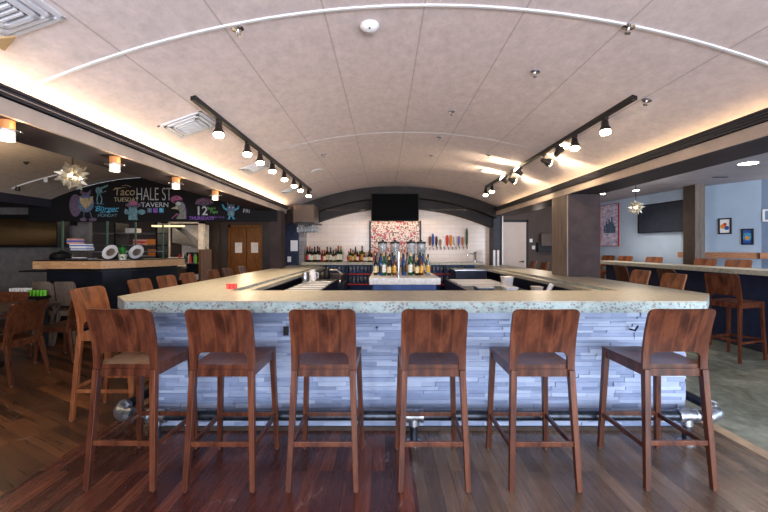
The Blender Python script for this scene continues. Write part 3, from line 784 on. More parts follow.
tag(MB().box(-.04,.04,-.008,0,-.06,.06).build('switch_plate', 'white_plastic', loc=(-2.13,8.9,1.2)), 'small white switch plate on the navy wall', 'switch')
# menu tubes at right corner
for k, px in enumerate((494.2, 498.0)):
    tag(MB().lathe([(.026,0),(.026,.33),(.02,.335)], n=14).build('paper_tube', 'tap_white' if k else 'screen_white' if False else 'white_plastic', loc=((px-CX)/F*8.55,8.55,TOP), smooth=True),
        '%s of two slim white upright tubes beside the dark post' % ('right one' if k else 'left one'), 'tube')
bt = thing('sink_faucet', 'tall chrome faucet column at the right rear corner of the bar', 'faucet', (2.02,8.98,ZB))
MB().lathe([(.05,0),(.05,.015),(.028,.02),(.028,.20),(.032,.21),(.032,.24)], n=14).build('column', 'chrome', bt, smooth=True)
MB().tube([(-.02,0,.17),(-.10,0,.19),(-.16,0,.17),(-.17,0,.12)], .011).build('spout', 'chrome', bt, smooth=True)
# red cups on left counter
for k in range(3):
    p = at(225.5+k*3.6, 290.2, 3.66)
    tag(MB().lathe([(.015,0),(.019,.048),(.017,.048),(.013,.006)], n=14).build('cup', 'red_cup', loc=(p.x,3.72+.0*k,TOP), smooth=True),
        '%s of three small red cups on the bar\'s left inner corner' % ('left','middle','right')[k], 'cup', 'red cups on the bar')

# under-bar equipment
lw = thing('drain_board', 'steel drain board with slats behind the left arm of the bar', 'drain board', (-1.07,5.4,0))
MB().box(-.24,.24,-1.6,1.6,.2,.90).build('cabinet', 'blue_black', lw)
m = MB()
for k in range(8): m.box(-.22,.22,-.9+.28*k,-.80+.28*k,.90,.908)
m.build('slats', 'metal_vent', lw)
MB().box(-.25,.25,-1.62,-1.58,.84,.94).build('rim', 'navy_bright', lw)
rw = thing('drain_board', 'steel drain board with slats behind the right arm of the bar', 'drain board', (1.55,5.9,0))
MB().box(-.45,.38,-1.4,1.4,.2,.88).build('cabinet', 'blue_black', rw)
m = MB()
for k in range(5): m.box(-.40,.34,.1+.26*k,.20+.26*k,.88,.888)
m.build('slats', 'metal_vent', rw)
rf = thing('back_cooler', 'dark blue cooler box at the right rear of the bar', 'cooler', (1.72,8.2,0))
MB().box(-.32,.28,-.3,.35,0,1.0).build('cabinet', 'navy', rf, bevel=.005); MB().box(-.34,.30,-.32,.37,1.0,1.02).build('lid', 'steel', rf)
def jug(x, y, z, s_, mat, lb, nm_='pitcher'):
    t = thing(nm_, lb, nm_.replace('_', ' '), (x,y,z))
    MB().lathe([(.05*s_,0),(.065*s_,.02*s_),(.06*s_,.14*s_),(.045*s_,.17*s_),(.05*s_,.2*s_),(.045*s_,.2*s_),(.04*s_,.17*s_)], n=16).build('body', mat, t, smooth=True)
    MB().tube([(.055*s_,0,.15*s_),(.10*s_,0,.14*s_),(.10*s_,0,.07*s_),(.06*s_,0,.05*s_)], .009*s_).build('handle', mat, t, smooth=True)
jug(-1.15,6.35,.925,.9,'white_plastic','white plastic pitcher standing behind the left arm of the bar')
jug(-1.20,6.0,.925,.8,'steel','steel pitcher beside the white one behind the bar')
jug(-.98,6.75,.925,.9,'black_plastic','black pitcher behind the left arm of the bar')
mx = thing('espresso_machine', 'cluttered steel and black drink machine in the left rear of bar', 'drink machine', (-1.02,7.75,0))
MB().box(-.26,.26,-.3,.3,0,.80).build('cabinet', 'navy', mx); MB().box(-.22,.22,-.22,.25,.80,.95).build('body', 'lamp_metal', mx, bevel=.02)
for k in range(4): MB().tube([(-.18+.12*k,-.22,.86),(-.18+.12*k,-.30,.84),(-.18+.12*k,-.31,.78)], .012).build('spout', 'chrome', mx, smooth=True)
MB().tube([(-.2,-.1,.95),(-.1,-.1,1.03),(.1,-.1,1.03),(.2,-.1,.95)], .012).build('top_rail', 'brass', mx, smooth=True)
for i, (x, y, w, d, h, mt, lb, nm_) in enumerate((
    (1.86,6.1,.07,.10,.13,'paper','white stack of napkins behind the right arm of the bar','napkin_stack'),
    (1.22,4.95,.10,.12,.09,'steel','steel bin left of the napkins behind the bar','steel_bin'),
    (1.56,5.0,.07,.10,.08,'white_plastic','white tub right of the steel bin behind the bar','tub'),
    (1.84,4.85,.05,.07,.10,'kitchen_white','cream tub nearest the right corner behind the bar','tub'))):
    t = thing(nm_, lb, nm_.replace('_',' '), (x,y,.88))
    m = MB().hexa([(-w*.85,-d*.85,0),(w*.85,-d*.85,0),(w*.85,d*.85,0),(-w*.85,d*.85,0)], [(-w,-d,h),(w,-d,h),(w,d,h),(-w,d,h)]); m.build('body', mt, t, bevel=.006)
    MB().box(-w-.006,w+.006,-d-.006,d+.006,h-.008,h+.006).build('rim', mt, t, bevel=.003)
tag(MB().tube([(1.84,4.56,.90),(1.88,4.60,.96),(1.93,4.64,1.02)], .02, 10, r1=.03).build('bar_mop', 'white_cloth', smooth=True), 'white rolled cloth leaning at the right arm of the bar', 'cloth')

# ------------------------------------------------------------------ high table right
ht = thing('high_table', 'long stone-topped high table with navy base in the right room', 'table', (5.2,6.3,0))
MB().box(-.25,.28,-3.3,3.3,1.085,1.15).build('table_top', 'table_stone', ht, bevel=.004)
MB().box(.05,.22,-3.2,3.2,0,1.085).build('base_wall', 'navy', ht)
MB().box(.03,.05,-3.2,3.2,0,.10).build('baseboard', 'dark_paint', ht)

def wall_pt(px, i=1):
    (a,b_),(c,d) = WA[i], WA[i+1]; k = (px-CX)/F
    # k*y = a+(c-a)*(y-b)/(d-b)
    s_ = (c-a)/(d-b_); y = (a-s_*b_)/(k-s_); return Vector((k*y, y, 0))
def wall_angle(i):
    (a,b_),(c,d) = WA[i], WA[i+1]; return math.atan2(d-b_, c-a)
def framed(name, lb, cat, pxa, pxb, za, zb, i, frame, canvas, fw, off=.03):
    A, B = wall_pt(pxa, i), wall_pt(pxb, i); mid = (A+B)/2; w = (B-A).length/2; ang = wall_angle(i)
    nrm = Vector((-math.sin(ang), math.cos(ang), 0)); nrm = nrm if nrm.x < 0 else -nrm
    t = thing(name, lb, cat, (mid.x+nrm.x*.004, mid.y+nrm.y*.004, za), ang)
    s_ = 1 if (Vector((-math.sin(ang), math.cos(ang), 0)).dot(nrm) > 0) else -1
    h = zb-za
    f = MB(); y0, y1 = sorted((0, s_*off)); 
    f.box(-w,w,y0,y1,0,fw).box(-w,w,y0,y1,h-fw,h).box(-w,-w+fw,y0,y1,fw,h-fw).box(w-fw,w,y0,y1,fw,h-fw); f.build('frame', frame, t)
    y0, y1 = sorted((0, s_*off*.6)); MB().box(-w+fw,w-fw,y0,y1,fw,h-fw).build('picture', canvas, t)
    return t, w, h, s_
t, w, h, s_ = framed('painting', 'large pastel painting of a city skyline in thin red frame', 'painting', 601, 619.5, 1.50, 2.62, 0, 'foil_red', 'painting_canvas', .014)
m = MB()
for k, (u, hh) in enumerate(((-.5,.35),(-.3,.5),(-.15,.42),(0,.62),(.12,.5),(.3,.7),(.45,.4),(.6,.3))):
    a, b_ = w*(u-.08), w*(u+.08); y = s_*.019; m.box(a,b_,min(y,y+s_*.003),max(y,y+s_*.003),.35,.35+hh*.6)
m.build('skyline', 'chalk_steel', t)
t, w, h, s_ = framed('wall_television', 'dark flat television on the pale blue wall, partly behind brown column', 'television', 640, 690, 1.80, 2.46, 0, 'screen_frame', 'screen_blue', .02, .06)
t, w, h, s_ = framed('framed_picture', 'small black-framed picture with white mat and red blue print', 'picture', 719, 732, 1.72, 2.03, 1, 'black_plastic', 'paper', .025)
for x, z, r, mt in ((.03,.12,.04,'tap_blue'),(-.03,.15,.045,'tap_orange'),(.0,.19,.03,'tap_red')):
    MB().lathe([(r,0),(r,.003)], (x,s_*.018,z), 12, ax=(0,s_,0)).build('print', mt, t)
t, w, h, s_ = framed('framed_picture', 'small black-framed picture with blue circle emblem, lower right', 'picture', 742, 754, 1.51, 1.81, 1, 'black_plastic', 'tap_blue', .025)
MB().lathe([(.075,0),(.075,.003)], (0,s_*.018,.15), 20, ax=(0,s_,0)).build('print', 'chalk_blue', t)
MB().lathe([(.035,0),(.035,.003)], (0,s_*.021,.13), 6, ax=(0,s_,0)).build('print', 'tap_orange', t)
A = wall_pt(763, 2)
t, w, h, s_ = framed('framed_picture', 'white framed picture cut off by the right edge of the view', 'picture', 763, 800, 1.93, 2.15, 2, 'white_plastic', 'slate_wall', .03)
# booth ledge along right wall
for i in (1, 2):
    (a,b_),(c,d) = WA[i], WA[i+1]; P, Q = Vector((a,b_,0)), Vector((c,d,0)); dr = (Q-P).normalized(); n = Vector((dr.y,-dr.x,0)); n = n if n.x < 0 else -n
    P2 = P+n*.09+dr*.02; Q2 = Q+n*.09-dr*.02
    MBx = MB().rail(P2+Vector((0,0,1.31)), Q2+Vector((0,0,1.31)), .16, .11)
    tag(MBx.build('wall_ledge', 'booth_wood'), 'tan wooden ledge on the blue wall below the %s' % ('two small pictures' if i == 1 else 'white framed picture'), 'ledge')

# door & monitor at the far end
dr = thing('door_1', 'pale pinkish door with black lever at the far right of the tiled wall', 'door', (3.58,11.24,0)); dr['kind'] = 'structure'
del dr['category']; del dr['label']
MB().box(-.37,.37,-.05,0,0,2.17).build('door_leaf', 'white_door', dr)
m = MB().box(-.43,-.375,-.06,.005,0,2.24).box(.375,.43,-.06,.005,0,2.24).box(-.43,.43,-.06,.005,2.18,2.24); m.build('door_frame', 'black_trim', dr)
m = MB().lathe([(.025,0),(.025,.01)], (.28,-.05,1.07), 12, ax=(0,-1,0)).tube([(.28,-.06,1.07),(.28,-.09,1.07),(.17,-.095,1.07)], .012); m.build('door_handle', 'black_plastic', dr, smooth=True)
mo = thing('wall_monitor', 'small grey monitor on a bracket on the dark brown far wall', 'monitor', (4.45,11.1,1.50))
MB().box(-.14,.16,-.08,-.02,.0,.36).build('casing', 'duct_box', mo, bevel=.01)
MB().box(-.2,.25,-.02,.14,-.16,.1).build('bracket', 'black_plastic', mo)
for px, py, lb in ((531.5,240.5,'upper'),(534,247.5,'lower left'),(538.5,248,'lower right')):
    p = at(px, py, 11.2); tag(MB().box(-.04,.04,-.02,0,-.05,.05).build('switch_plate', 'white_plastic', loc=(p.x,11.25,p.z)), '%s of three white switch plates left of the wall monitor' % lb, 'switch')

# ------------------------------------------------------------------ wooden double doors, kitchen
dd = thing('door_2', 'x', 'x', (-4.3,12.48,0)); dd['kind'] = 'structure'; del dd['category']; del dd['label']
for s_, a, b_ in ((-1,-.49,-.01),(1,.01,.49)):
    lf = MB().box(a,b_,-.05,0,0,2.08).build('door_leaf', 'door_wood', dd)
    w_ = MB().box((a+b_)/2-.11,(a+b_)/2+.11,-.056,-.051,1.30,1.62).build('door_window', 'paper', lf)
MB().box(-.57,-.5,-.06,.01,0,2.16).box(.5,.57,-.06,.01,0,2.16).box(-.57,.57,-.06,.01,2.09,2.16).build('door_frame', 'door_wood', dd)
struct('wall_kitchen_side', MB().box(-5.75,-4.95,11.9,12.0,0,2.45), 'brown_panel')
struct('wall_door_side', MB().box(-3.75,-3.3,12.2,12.3,0,2.45), 'dark_paint')
# sushi counter
def poly_counter(pts, depth, z0, z1):
    back = [(x+.25*depth, y+depth) for x, y in reversed(pts)]
    return MB().prism(list(pts)+back, z0, z1)
path = [(-5.73,6.50),(-4.62,6.50),(-4.3,6.9),(-3.98,7.95)]
kc = thing('kitchen_counter', 'dark blue-black kitchen counter with pale wooden band along its top', 'counter', (0,0,0))
inner = [(-5.78,7.1),(-4.9,7.1),(-4.7,7.4),(-4.4,8.1)]
MB().prism(path+inner[::-1], 1.11, 1.235).build('wooden_band', 'rail_wood', kc, bevel=.004)
MB().prism([(x*.999,y+.02) for x,y in path]+[(x,y-.02) for x,y in inner[::-1]], 1.236, 1.25).build('counter_top', 'lamp_metal', kc)
bp = [(-5.6,6.62),(-4.68,6.62),(-4.42,6.98),(-4.1,7.9)]
MB().prism(bp+[(-4.4,8.0),(-4.7,7.36),(-4.95,7.08),(-5.6,7.08)], 0, 1.11).build('body', 'blue_black', kc)
MB().prism([(-5.9,6.44),(-4.6,6.44),(-4.24,6.88),(-3.92,7.95),(-4.1,7.95),(-4.4,7.0),(-4.7,6.64),(-5.9,6.64)], 1.06, 1.085).build('foot_ledge', 'black_plastic', kc)
def bowl(x, y, lb):
    t = thing('serving_bowl', lb, 'serving bowl', (x,y,1.25), 0, 'tilted silver bowls on the kitchen counter')
    ax = Vector((0,-1,.45)).normalized(); c = Vector((0,.02,.13))
    MB().lathe([(.02,-.05),(.09,-.035),(.125,0),(.13,.012),(.12,.012),(.085,-.012),(.01,-.02)], c, 22, ax=ax).build('bowl', 'metal_vent', t, smooth=True)
    MB().lathe([(.07,0),(.07,.004)], c-ax*.004, 18, ax=ax).build('inner_disc', 'steel', t)
    MB().tube([(-.06,.05,0),(0,.08,.06),(.06,.05,0)], .012).build('stand', 'black_plastic', t)
    MB().box(-.08,.08,-.02,.10,0,.012).build('base', 'black_plastic', t)
bowl(-4.60, 6.68, 'left tilted silver bowl on the kitchen counter'); bowl(-4.36, 7.0, 'right tilted silver bowl on the kitchen counter')
pl = thing('potted_plant', 'small green plant between the two silver bowls', 'plant', (-4.46,6.80,1.25)); pl.scale = (1.3,1.3,1.6)
MB().lathe([(.04,0),(.055,.06),(.05,.06)], n=12).build('pot', 'kitchen_white', pl, smooth=True)
m = MB()
for k in range(90):
    a = random.random()*2*PI; e = random.uniform(-.6,1.4); L = random.uniform(.06,.12)
    d = Vector((math.cos(a)*math.cos(e), math.sin(a)*math.cos(e), math.sin(e))); s2 = d.cross(Vector((0,0,1))).normalized()*.012
    o = Vector((0,0,.05)); m.add([o, o+d*L*.5+s2, o+d*L, o+d*L*.5-s2], [(0,1,2,3)])
m.build('leaves', 'green_leaf', pl)
# sneeze glass with posts
sg = thing('sneeze_guard', 'glass guard with dark posts along the kitchen counter', 'sneeze guard', (0,0,0))
for x, y in ((-5.6,6.95),(-4.86,7.0),(-4.52,7.25),(-4.3,7.75)):
    MB().box(x-.012,x+.012,y-.012,y+.012,1.25,1.92).build('post', 'tap_green', sg)
for (x, y), (x2, y2) in (((-5.6,6.95),(-4.86,7.0)),((-4.86,7.0),(-4.52,7.25)),((-4.52,7.25),(-4.3,7.75))):
    MB().rail((x,y,1.40),(x2,y2,1.40), .22, .012).build('glass_shelf', 'sneeze_glass', sg)
    MB().rail((x,y,1.385),(x2,y2,1.385), .02, .02).build('rail', 'steel', sg)
# items on counter
def crate(x, y, z, w, d, h, mt, lb, cat='box', nm_='box', band=None, g=None):
    t = thing(nm_, lb, cat, (x,y,z), 0, g)
    MB().box(-w/2,w/2,-d/2,d/2,0,h).build('carton', mt, t, bevel=.004)
    if band: MB().box(-w/2-.003,w/2+.003,-d/2-.003,d/2+.003,h*.35,h*.65).build('stripe', band, t)
    else: MB().box(-w/2-.003,w/2+.003,-d/2-.003,d/2+.003,h*.9,h+.004).build('lid', mt, t)
    return t
MBk = thing('kitchen_shelving', 'dark steel shelving unit with goods behind the kitchen counter', 'shelving', (-6.0,8.9,0))
for z in (.9,1.28,1.52,1.78): MB().box(-1.0,1.05,-.2,.25,z-.02,z).build('shelf', 'steel', MBk)
for x in (-1.0,.1,1.01): MB().box(x,x+.04,-.2,.25,0,2.0).build('upright', 'black_plastic', MBk)
items = [(-6.95,1.52,.38,.10,'kitchen_white','blue_sign'),(-6.95,1.28,.30,.10,'kitchen_white',None),(-7.0,1.78,.26,.16,'pink_item',None),
         (-6.0,1.28,.36,.12,'tap_copper',None),(-5.45,1.52,.16,.12,'pink_item','red_plastic'),(-5.1,1.28,.2,.14,'orange_item',None),(-5.12,1.52,.2,.12,'orange_item',None),(-5.6,1.78,.2,.1,'kitchen_white',None)]
wd = {'kitchen_white':'cream','white_plastic':'white','pink_item':'pink','tap_copper':'copper coloured','orange_item':'orange'}
for i, (x, z, w, h, mt, bd) in enumerate(items):
    crate(x, 8.9, z, w, .25, h, mt, '%s box%s on the %s shelf of the kitchen shelving, %s' % (wd[mt], ' with stripe' if bd else '', {1.28:'lowest visible',1.52:'middle',1.78:'top'}[z], 'left end' if x < -6.6 else 'left half' if x < -5.8 else 'right half' if x < -5.2 else 'right end'), band=bd)
# boxes on the counter's left
crate(-5.18, 6.85, 1.41, .26, .2, .05, 'white_plastic', 'white carton with blue stripe on the guard shelf at left', band='blue_sign')
crate(-5.2, 6.85, 1.46, .26, .2, .06, 'white_plastic', 'lower blue-striped white carton stacked on the guard shelf', band='blue_sign')
crate(-5.3, 6.85, 1.52, .16, .18, .09, 'pink_item', 'pinkish carton topmost of the stack at left', band='blue_sign')
bn = thing('black_bin', 'rounded black container at the left end of the kitchen counter', 'container', (-5.5,6.8,1.25))
MB().lathe([(.15,0),(.17,.05),(.15,.10),(.08,.13),(.0,.135)], n=18).build('shell', 'black_plastic', bn, smooth=True)
MB().tube([(-.05,0,.13),(0,0,.16),(.05,0,.13)], .01).build('handle', 'black_plastic', bn)
dt = thing('food_tray', 'steel food tray with white cloth on the kitchen counter', 'tray', (-5.1,6.72,1.25))
MB().box(-.2,.2,-.1,.1,0,.03).build('tray', 'steel', dt, bevel=.01); MB().box(-.12,.05,-.06,.06,.03,.045).build('cloth', 'white_cloth', dt, bevel=.006)
# kitchen pass window with hood
kw = thing('kitchen_window', 'bright kitchen pass opening with white frame and sloping hood', 'kitchen pass', (-5.35,11.0,0))
MB().box(-.72,-.58,-.05,.05,.9,2.25).box(.24,.38,-.05,.05,.9,2.25).box(-.72,.38,-.05,.05,2.12,2.25).box(-.72,.38,-.05,.05,.9,1.2).build('frame', 'kitchen_white', kw)
MB().hexa([(-.55,.1,1.6),(.2,.1,1.45),(.2,.6,1.45),(-.55,.6,1.6)], [(-.55,.1,2.0),(-.45,.1,2.0),(-.45,.6,2.0),(-.55,.6,2.0)]).build('hood', 'steel', kw)
MB().box(-.55,.22,.62,.66,1.2,2.12).build('backing', 'kitchen_white', kw)
tag(MB().box(-7.0,-5.2,9.6,9.75,2.40,2.45).build('strip_light', 'fluor'), 'long warm strip light in the kitchen ceiling', 'light')
tag(MB().box(-4.7,-4.1,8.05,8.2,1.88,1.91).build('heat_lamp', 'fluor'), 'short warm heat lamp bar under the chalkboard header', 'light')
# bottle cluster at right of kitchen counter
sc = thing('side_cart', 'dark cart with wooden end panel beside the kitchen counter', 'cart', (-4.32,9.0,0))
MB().box(-.25,.25,-.25,.25,0,.75).box(-.25,.25,.2,.25,.75,1.35).build('body', 'blue_black', sc); MB().box(.25,.30,-.27,.27,0,1.42).build('end_panel', 'door_wood', sc)
MB().box(-.25,.25,-.25,.2,1.10,1.12).build('shelf', 'steel', sc)
for k in range(8):
    c = ['tap_red','white_plastic','tap_green','tap_white','tap_red','tap_grey','green_cup','label_white'][k]
    tag(MB().lathe([(.026,0),(.026,.14),(.012,.17),(.012,.2),(.0,.2)], n=10).build('squeeze_bottle', c, loc=(-4.53+.06*k,8.82+.06*(k%2),1.12), smooth=True), '%s squeeze bottle, %s from the left on the cart shelf' % (c.split('_')[-1] if c.startswith('tap') else 'pale' if 'white' in c else 'green', ordn[k]), 'bottle', 'squeeze bottles on the cart')
for k in range(4):
    tag(MB().box(-.055,.055,-.08,.08,0,.10+.02*(k%2)).build('dish_stack', ['white_plastic','chalk_steel','white_cloth','white_plastic'][k], loc=(-4.5+.12*k,8.93,.75), bevel=.01), '%s white dish stack on the lower cart shelf' % ['leftmost','second','third','rightmost'][k], 'dishes', 'dish stacks on the cart')
# left far: bronze hood
bh = thing('bronze_panel', 'long curved bronze metal hood at the far left', 'hood', (-7.0,7.75,0))
m = MB(); prof = [(0.0,1.50),(-.10,1.56),(-.16,1.68),(-.16,1.82),(-.10,1.96),(0,2.02)]
n = len(prof); m.add([(-.76,y,z) for y,z in prof]+[(.78,y,z) for y,z in prof], [[i,i+1,n+i+1,n+i] for i in range(n-1)]+[[n-1,0,n,2*n-1], list(range(n)), list(range(n,2*n))]); m.build('shell', 'bronze', bh, smooth=True)
MB().box(-.76,.78,-.02,.1,1.46,1.50).build('lower_rim', 'black_plastic', bh)
MB().box(.78,.80,-.18,.1,1.46,2.08).build('dark_end_plate', 'black_plastic', bh)  # dark plate added to hide kitchen light on the hood's end
MB().box(-.76,.78,.02,.34,1.9,2.1).build('bracket', 'black_plastic', bh)

# ------------------------------------------------------------------ chalk art
YC = 7.397
def ch(px, py): p = at(px, py, YC); return p
def chalk_line(pts, mat, name='chalk_drawing', r=.007, closed=False):
    P = [ch(*p) for p in pts]
    if closed: P.append(P[0])
    return MB().tube(P, r, 5).build(name, mat, hd)
def chalk_fill(pts, mat, name='chalk_drawing', dy=0.0):
    P = [ch(*p) for p in pts]
    return MB().prism_y([(p.x, p.z) for p in P], YC-.004-dy, YC+.002).build(name, mat, hd)
def oval(cx, cy, rx, ry, n=18, rot=0):
    return [(cx+rx*math.cos(a)*math.cos(rot)-ry*math.sin(a)*math.sin(rot), cy+rx*math.cos(a)*math.sin(rot)+ry*math.sin(a)*math.cos(rot)) for a in [2*PI*i/n for i in range(n)]]
def ctext(s, px, py, h, mat, name='chalk_lettering', sx=1, shear=0, thick=0):
    p = ch(px, py); return text(s, name, mat, h*YC/F*1.38, hd, (p.x, YC-.004, p.z), sx=sx, shear=shear, thick=thick)
# bearded horned figure with round shield
chalk_fill(oval(75.5,205.5,6.2,11.2), 'chalk_mauve'); 
for k in (-3,0,3): chalk_line([(75.5+k,196+abs(k)),(75.5+k,215-abs(k))], 'chalk_pink', r=.004)
chalk_fill(oval(86,203.5,8,9), 'chalk_steel', dy=.002); chalk_fill([(80,196),(83,199),(86,197.5),(89,199),(93,196),(92.5,203),(86,209.5),(80.5,203)], 'chalk_tan', dy=.004)
chalk_fill([(81,194),(80,190),(84,192.5),(88,192.5),(91,189.5),(90.5,194.5),(86,196)], 'chalk_mauve', dy=.004)
chalk_fill(oval(83.5,219.5,3.4,1.8), 'chalk_mauve'); chalk_fill(oval(93,219.5,3.8,1.8), 'chalk_mauve')
chalk_line([(84,212),(84,218)], 'chalk_steel'); chalk_line([(90,212),(92,218)], 'chalk_steel')
# long-legged bird figure
chalk_fill(oval(98.5,190.5,2.8,3.6), 'chalk_teal'); chalk_line([(100,189),(104,187),(108,185.5)], 'chalk_teal', r=.02)
chalk_line([(98,194),(97,200),(98,204)], 'chalk_teal', r=.012); chalk_line([(100,194),(102,199),(101,204)], 'chalk_teal', r=.012); chalk_line([(96,204),(104,204)], 'chalk_steel', r=.01)
chalk_line([(101,187),(102,193),(106,191)], 'chalk_teal', r=.01)
# lettering
ctext('Burger', 106.5, 209, 5.5, 'chalk_blue', sx=1.1, shear=.3, thick=.0005); ctext('MONDAY', 107.5, 215.6, 3.2, 'chalk_teal')
chalk_line([(95,207),(99,206.2),(104,207.5)], 'chalk_blue'); chalk_line([(100,212.6),(110,211.6),(118,211.4)], 'chalk_blue')
ctext('Taco', 124.5, 192, 8, 'chalk_tan', sx=.95, shear=.1); ctext('TUESDAY', 126.5, 199.8, 4.2, 'chalk_cream', sx=1.0)
chalk_line([(113,190),(119,188),(126,187.5)], 'chalk_tan', r=.005); chalk_line([(122,186),(126,185),(131,187)], 'chalk_tan', r=.005)
ctext('HALE ST', 154, 194.8, 13.5, 'chalk_white', sx=.52, thick=-.004); ctext('TAVERN', 155, 205, 4.8, 'chalk_white', sx=1.12, thick=.0005)
for k, (mt) in enumerate(('chalk_blue', 'chalk_purple', 'chalk_blue')):
    cx = 149.5+k*6; chalk_fill([(cx-2.2,208),(cx+2.2,208),(cx+2.2,212.6),(cx-2.2,212.6)], 'chalk_steel' if k == 0 else mt)
    if k == 1: chalk_line(oval(cx,210.3,1.2,1.2,10), 'chalk_white', closed=True, r=.004)
    else: chalk_line([(cx+.8,208.8),(cx-.2,209.4),(cx-.2,212.3)], 'chalk_white', r=.005); chalk_line([(cx-1.2,210.4),(cx+1,210.4)], 'chalk_white', r=.005)
# cactus under a hat
chalk_fill(oval(133.5,205,8,2.7), 'chalk_mauve'); chalk_fill(oval(133.5,203,4,2.2), 'chalk_pink', dy=.002)
chalk_fill([(129,207),(137,207),(137.5,220),(128.5,220)], 'chalk_teal'); chalk_fill(oval(126.5,212,2.2,2.4), 'chalk_teal'); chalk_fill(oval(141.5,212,4,2.6), 'chalk_teal')
chalk_line([(126,209),(126,212),(130,214)], 'chalk_teal', r=.02); chalk_line([(131,211),(135,211)], 'chalk_mauve', r=.004)
# rooster profile
chalk_fill(oval(176.5,199.5,6,4), 'chalk_pink'); chalk_fill([(174,201),(181,200),(185,205),(186,219),(176,219),(180,212),(176,206)], 'chalk_grey')
chalk_fill(oval(178.5,203.5,2.4,2), 'chalk_white', dy=.004); chalk_fill([(177,206),(171,208.5),(178,209.5)], 'chalk_cream', dy=.004)
chalk_line([(172,218.5),(177,214),(180,216)], 'chalk_pink', r=.012); chalk_line([(184,203),(186,210),(186,219)], 'chalk_purple', r=.008)
# taco and beer special
chalk_fill([(195,204),(197,199.5),(203,197.5),(210,199),(214,203),(204,206)], 'chalk_mauve'); chalk_line([(196,202.5),(203,199.5),(213,202)], 'chalk_pink', r=.01)
ctext('12', 201.8, 211.3, 9.0, 'chalk_white', sx=1.0, thick=.003); ctext('Beers', 210.8, 208.3, 2.9, 'chalk_green', shear=.3); ctext('Taps', 213.5, 211.8, 3.2, 'chalk_green', shear=.3)
ctext('THURSDAYS', 201.5, 218.3, 3.3, 'chalk_purple', sx=.98, thick=.003); ctext('with Trivia', 218.5, 217.2, 2.0, 'chalk_purple')
# horned monster
chalk_fill(oval(231,209,4.2,5.2), 'chalk_steel'); chalk_fill(oval(231,214,3.4,3), 'chalk_teal', dy=.001)
chalk_line([(227,210),(224,208),(222.5,204.5)], 'chalk_blue', r=.018); chalk_line([(235,210),(238,208),(239,204.5)], 'chalk_blue', r=.018)
chalk_line([(228,205),(227,202.5)], 'chalk_white', r=.008); chalk_line([(234,205),(235.5,202.5)], 'chalk_white', r=.008)
chalk_line([(229.5,216),(229.5,218.5),(228,218.7)], 'chalk_blue', r=.014); chalk_line([(233,216),(233,218.5),(235,218.7)], 'chalk_blue', r=.014)
chalk_fill(oval(229.6,207.6,.8,.9), 'chalk_white', dy=.003); chalk_fill(oval(232.8,207.6,.8,.9), 'chalk_white', dy=.003)
ctext('FRI', 246.5, 211, 4.2, 'chalk_white', sx=.9); 

# ------------------------------------------------------------------ ceiling items
def light(name, typ, loc, energy, color, rot=(0,0,0), parent=None, **kw):
    d = bpy.data.lights.new(name, typ); d.energy = energy; d.color = color
    for k, v in kw.items(): setattr(d, k, v)
    o = bpy.data.objects.new(name, d); COL.objects.link(o); o.location = loc; o.rotation_euler = rot
    if parent: o.parent = parent
    return o
WARM = (1,.78,.52); WARM2 = (1,.68,.38); DAY = (.72,.84,1)
def aim(d): return Vector(d).to_track_quat('-Z', 'Y').to_euler()
def track(name, label, p0, p1, lamps, side):
    # p0,p1 image points of the ends
    A = on_vault(*p0); B = on_vault(*p1); x = (A.x*.5+B.x*.5)
    xs_ = x
    t = thing(name, label, 'track light', (xs_, 0, vz(xs_)))
    ya, yb = A.y, B.y
    MB().box(-.018,.018,ya,yb,-.032,0.012).build('track_rail', 'black_plastic', t)
    for i, (px, py, mode) in enumerate(lamps):
        y = xs_/((px-CX)/F); 
        ad = MB().box(-.014,.014,y-.03,y+.03,-.055,-.032).build('lamp_adapter', 'lamp_metal', t)
        if mode == 0: d = Vector((-.10*side, -.25, -1)).normalized()
        elif mode == 1: d = Vector((side*(.45 if i == 2 else -.55), .15, .62)).normalized()
        else: d = Vector((side*.8, .3, -.2)).normalized()
        piv = Vector((0, y, -.085)) if mode == 0 else Vector((0,y,-.115))
        MB().tube([(0,y,-.055), piv], .007, 8).build('swivel', 'lamp_metal', t)
        s = piv-d*.03
        hdm = MB().lathe([(.022,0),(.028,.02),(.031,.055),(.046,.085),(.048,.105),(.043,.105)], s, 16, ax=d).build('lamp_head', 'lamp_metal', t, smooth=True)
        MB().lathe([(.043,.098),(.040,.118),(.016,.130)], s, 16, ax=d).build('bulb', 'bulb', hdm, smooth=True)
        e = 22 if mode == 0 else (30 if mode == 1 else 12)
        light('lamp_light', 'SPOT', s+d*.15, e, WARM, aim(d), t, spot_size=math.radians(95), spot_blend=.7, shadow_soft_size=.03)
    return t
L = [(218.7,131,0),(247.3,148,0),(260,160,0),(272.3,169,0),(284.3,176,0),(294,181,0),(300.4,187,0),(308.4,191,0)]
track('track_light', 'long ceiling light track with eight lit spot heads on the left', (190.6,96.4), (311.7,189), L, -1)
Rr = [(605,130,0),(574.6,145,0),(557,153,1),(544,161.5,2),(520.7,166,1),(510,176,2),(506,181,1),(492,184.5,0),(485.7,194,0)]
track('track_light', 'long ceiling light track with angled spot heads on the right', (639,96.4), (484,186), Rr, 1)

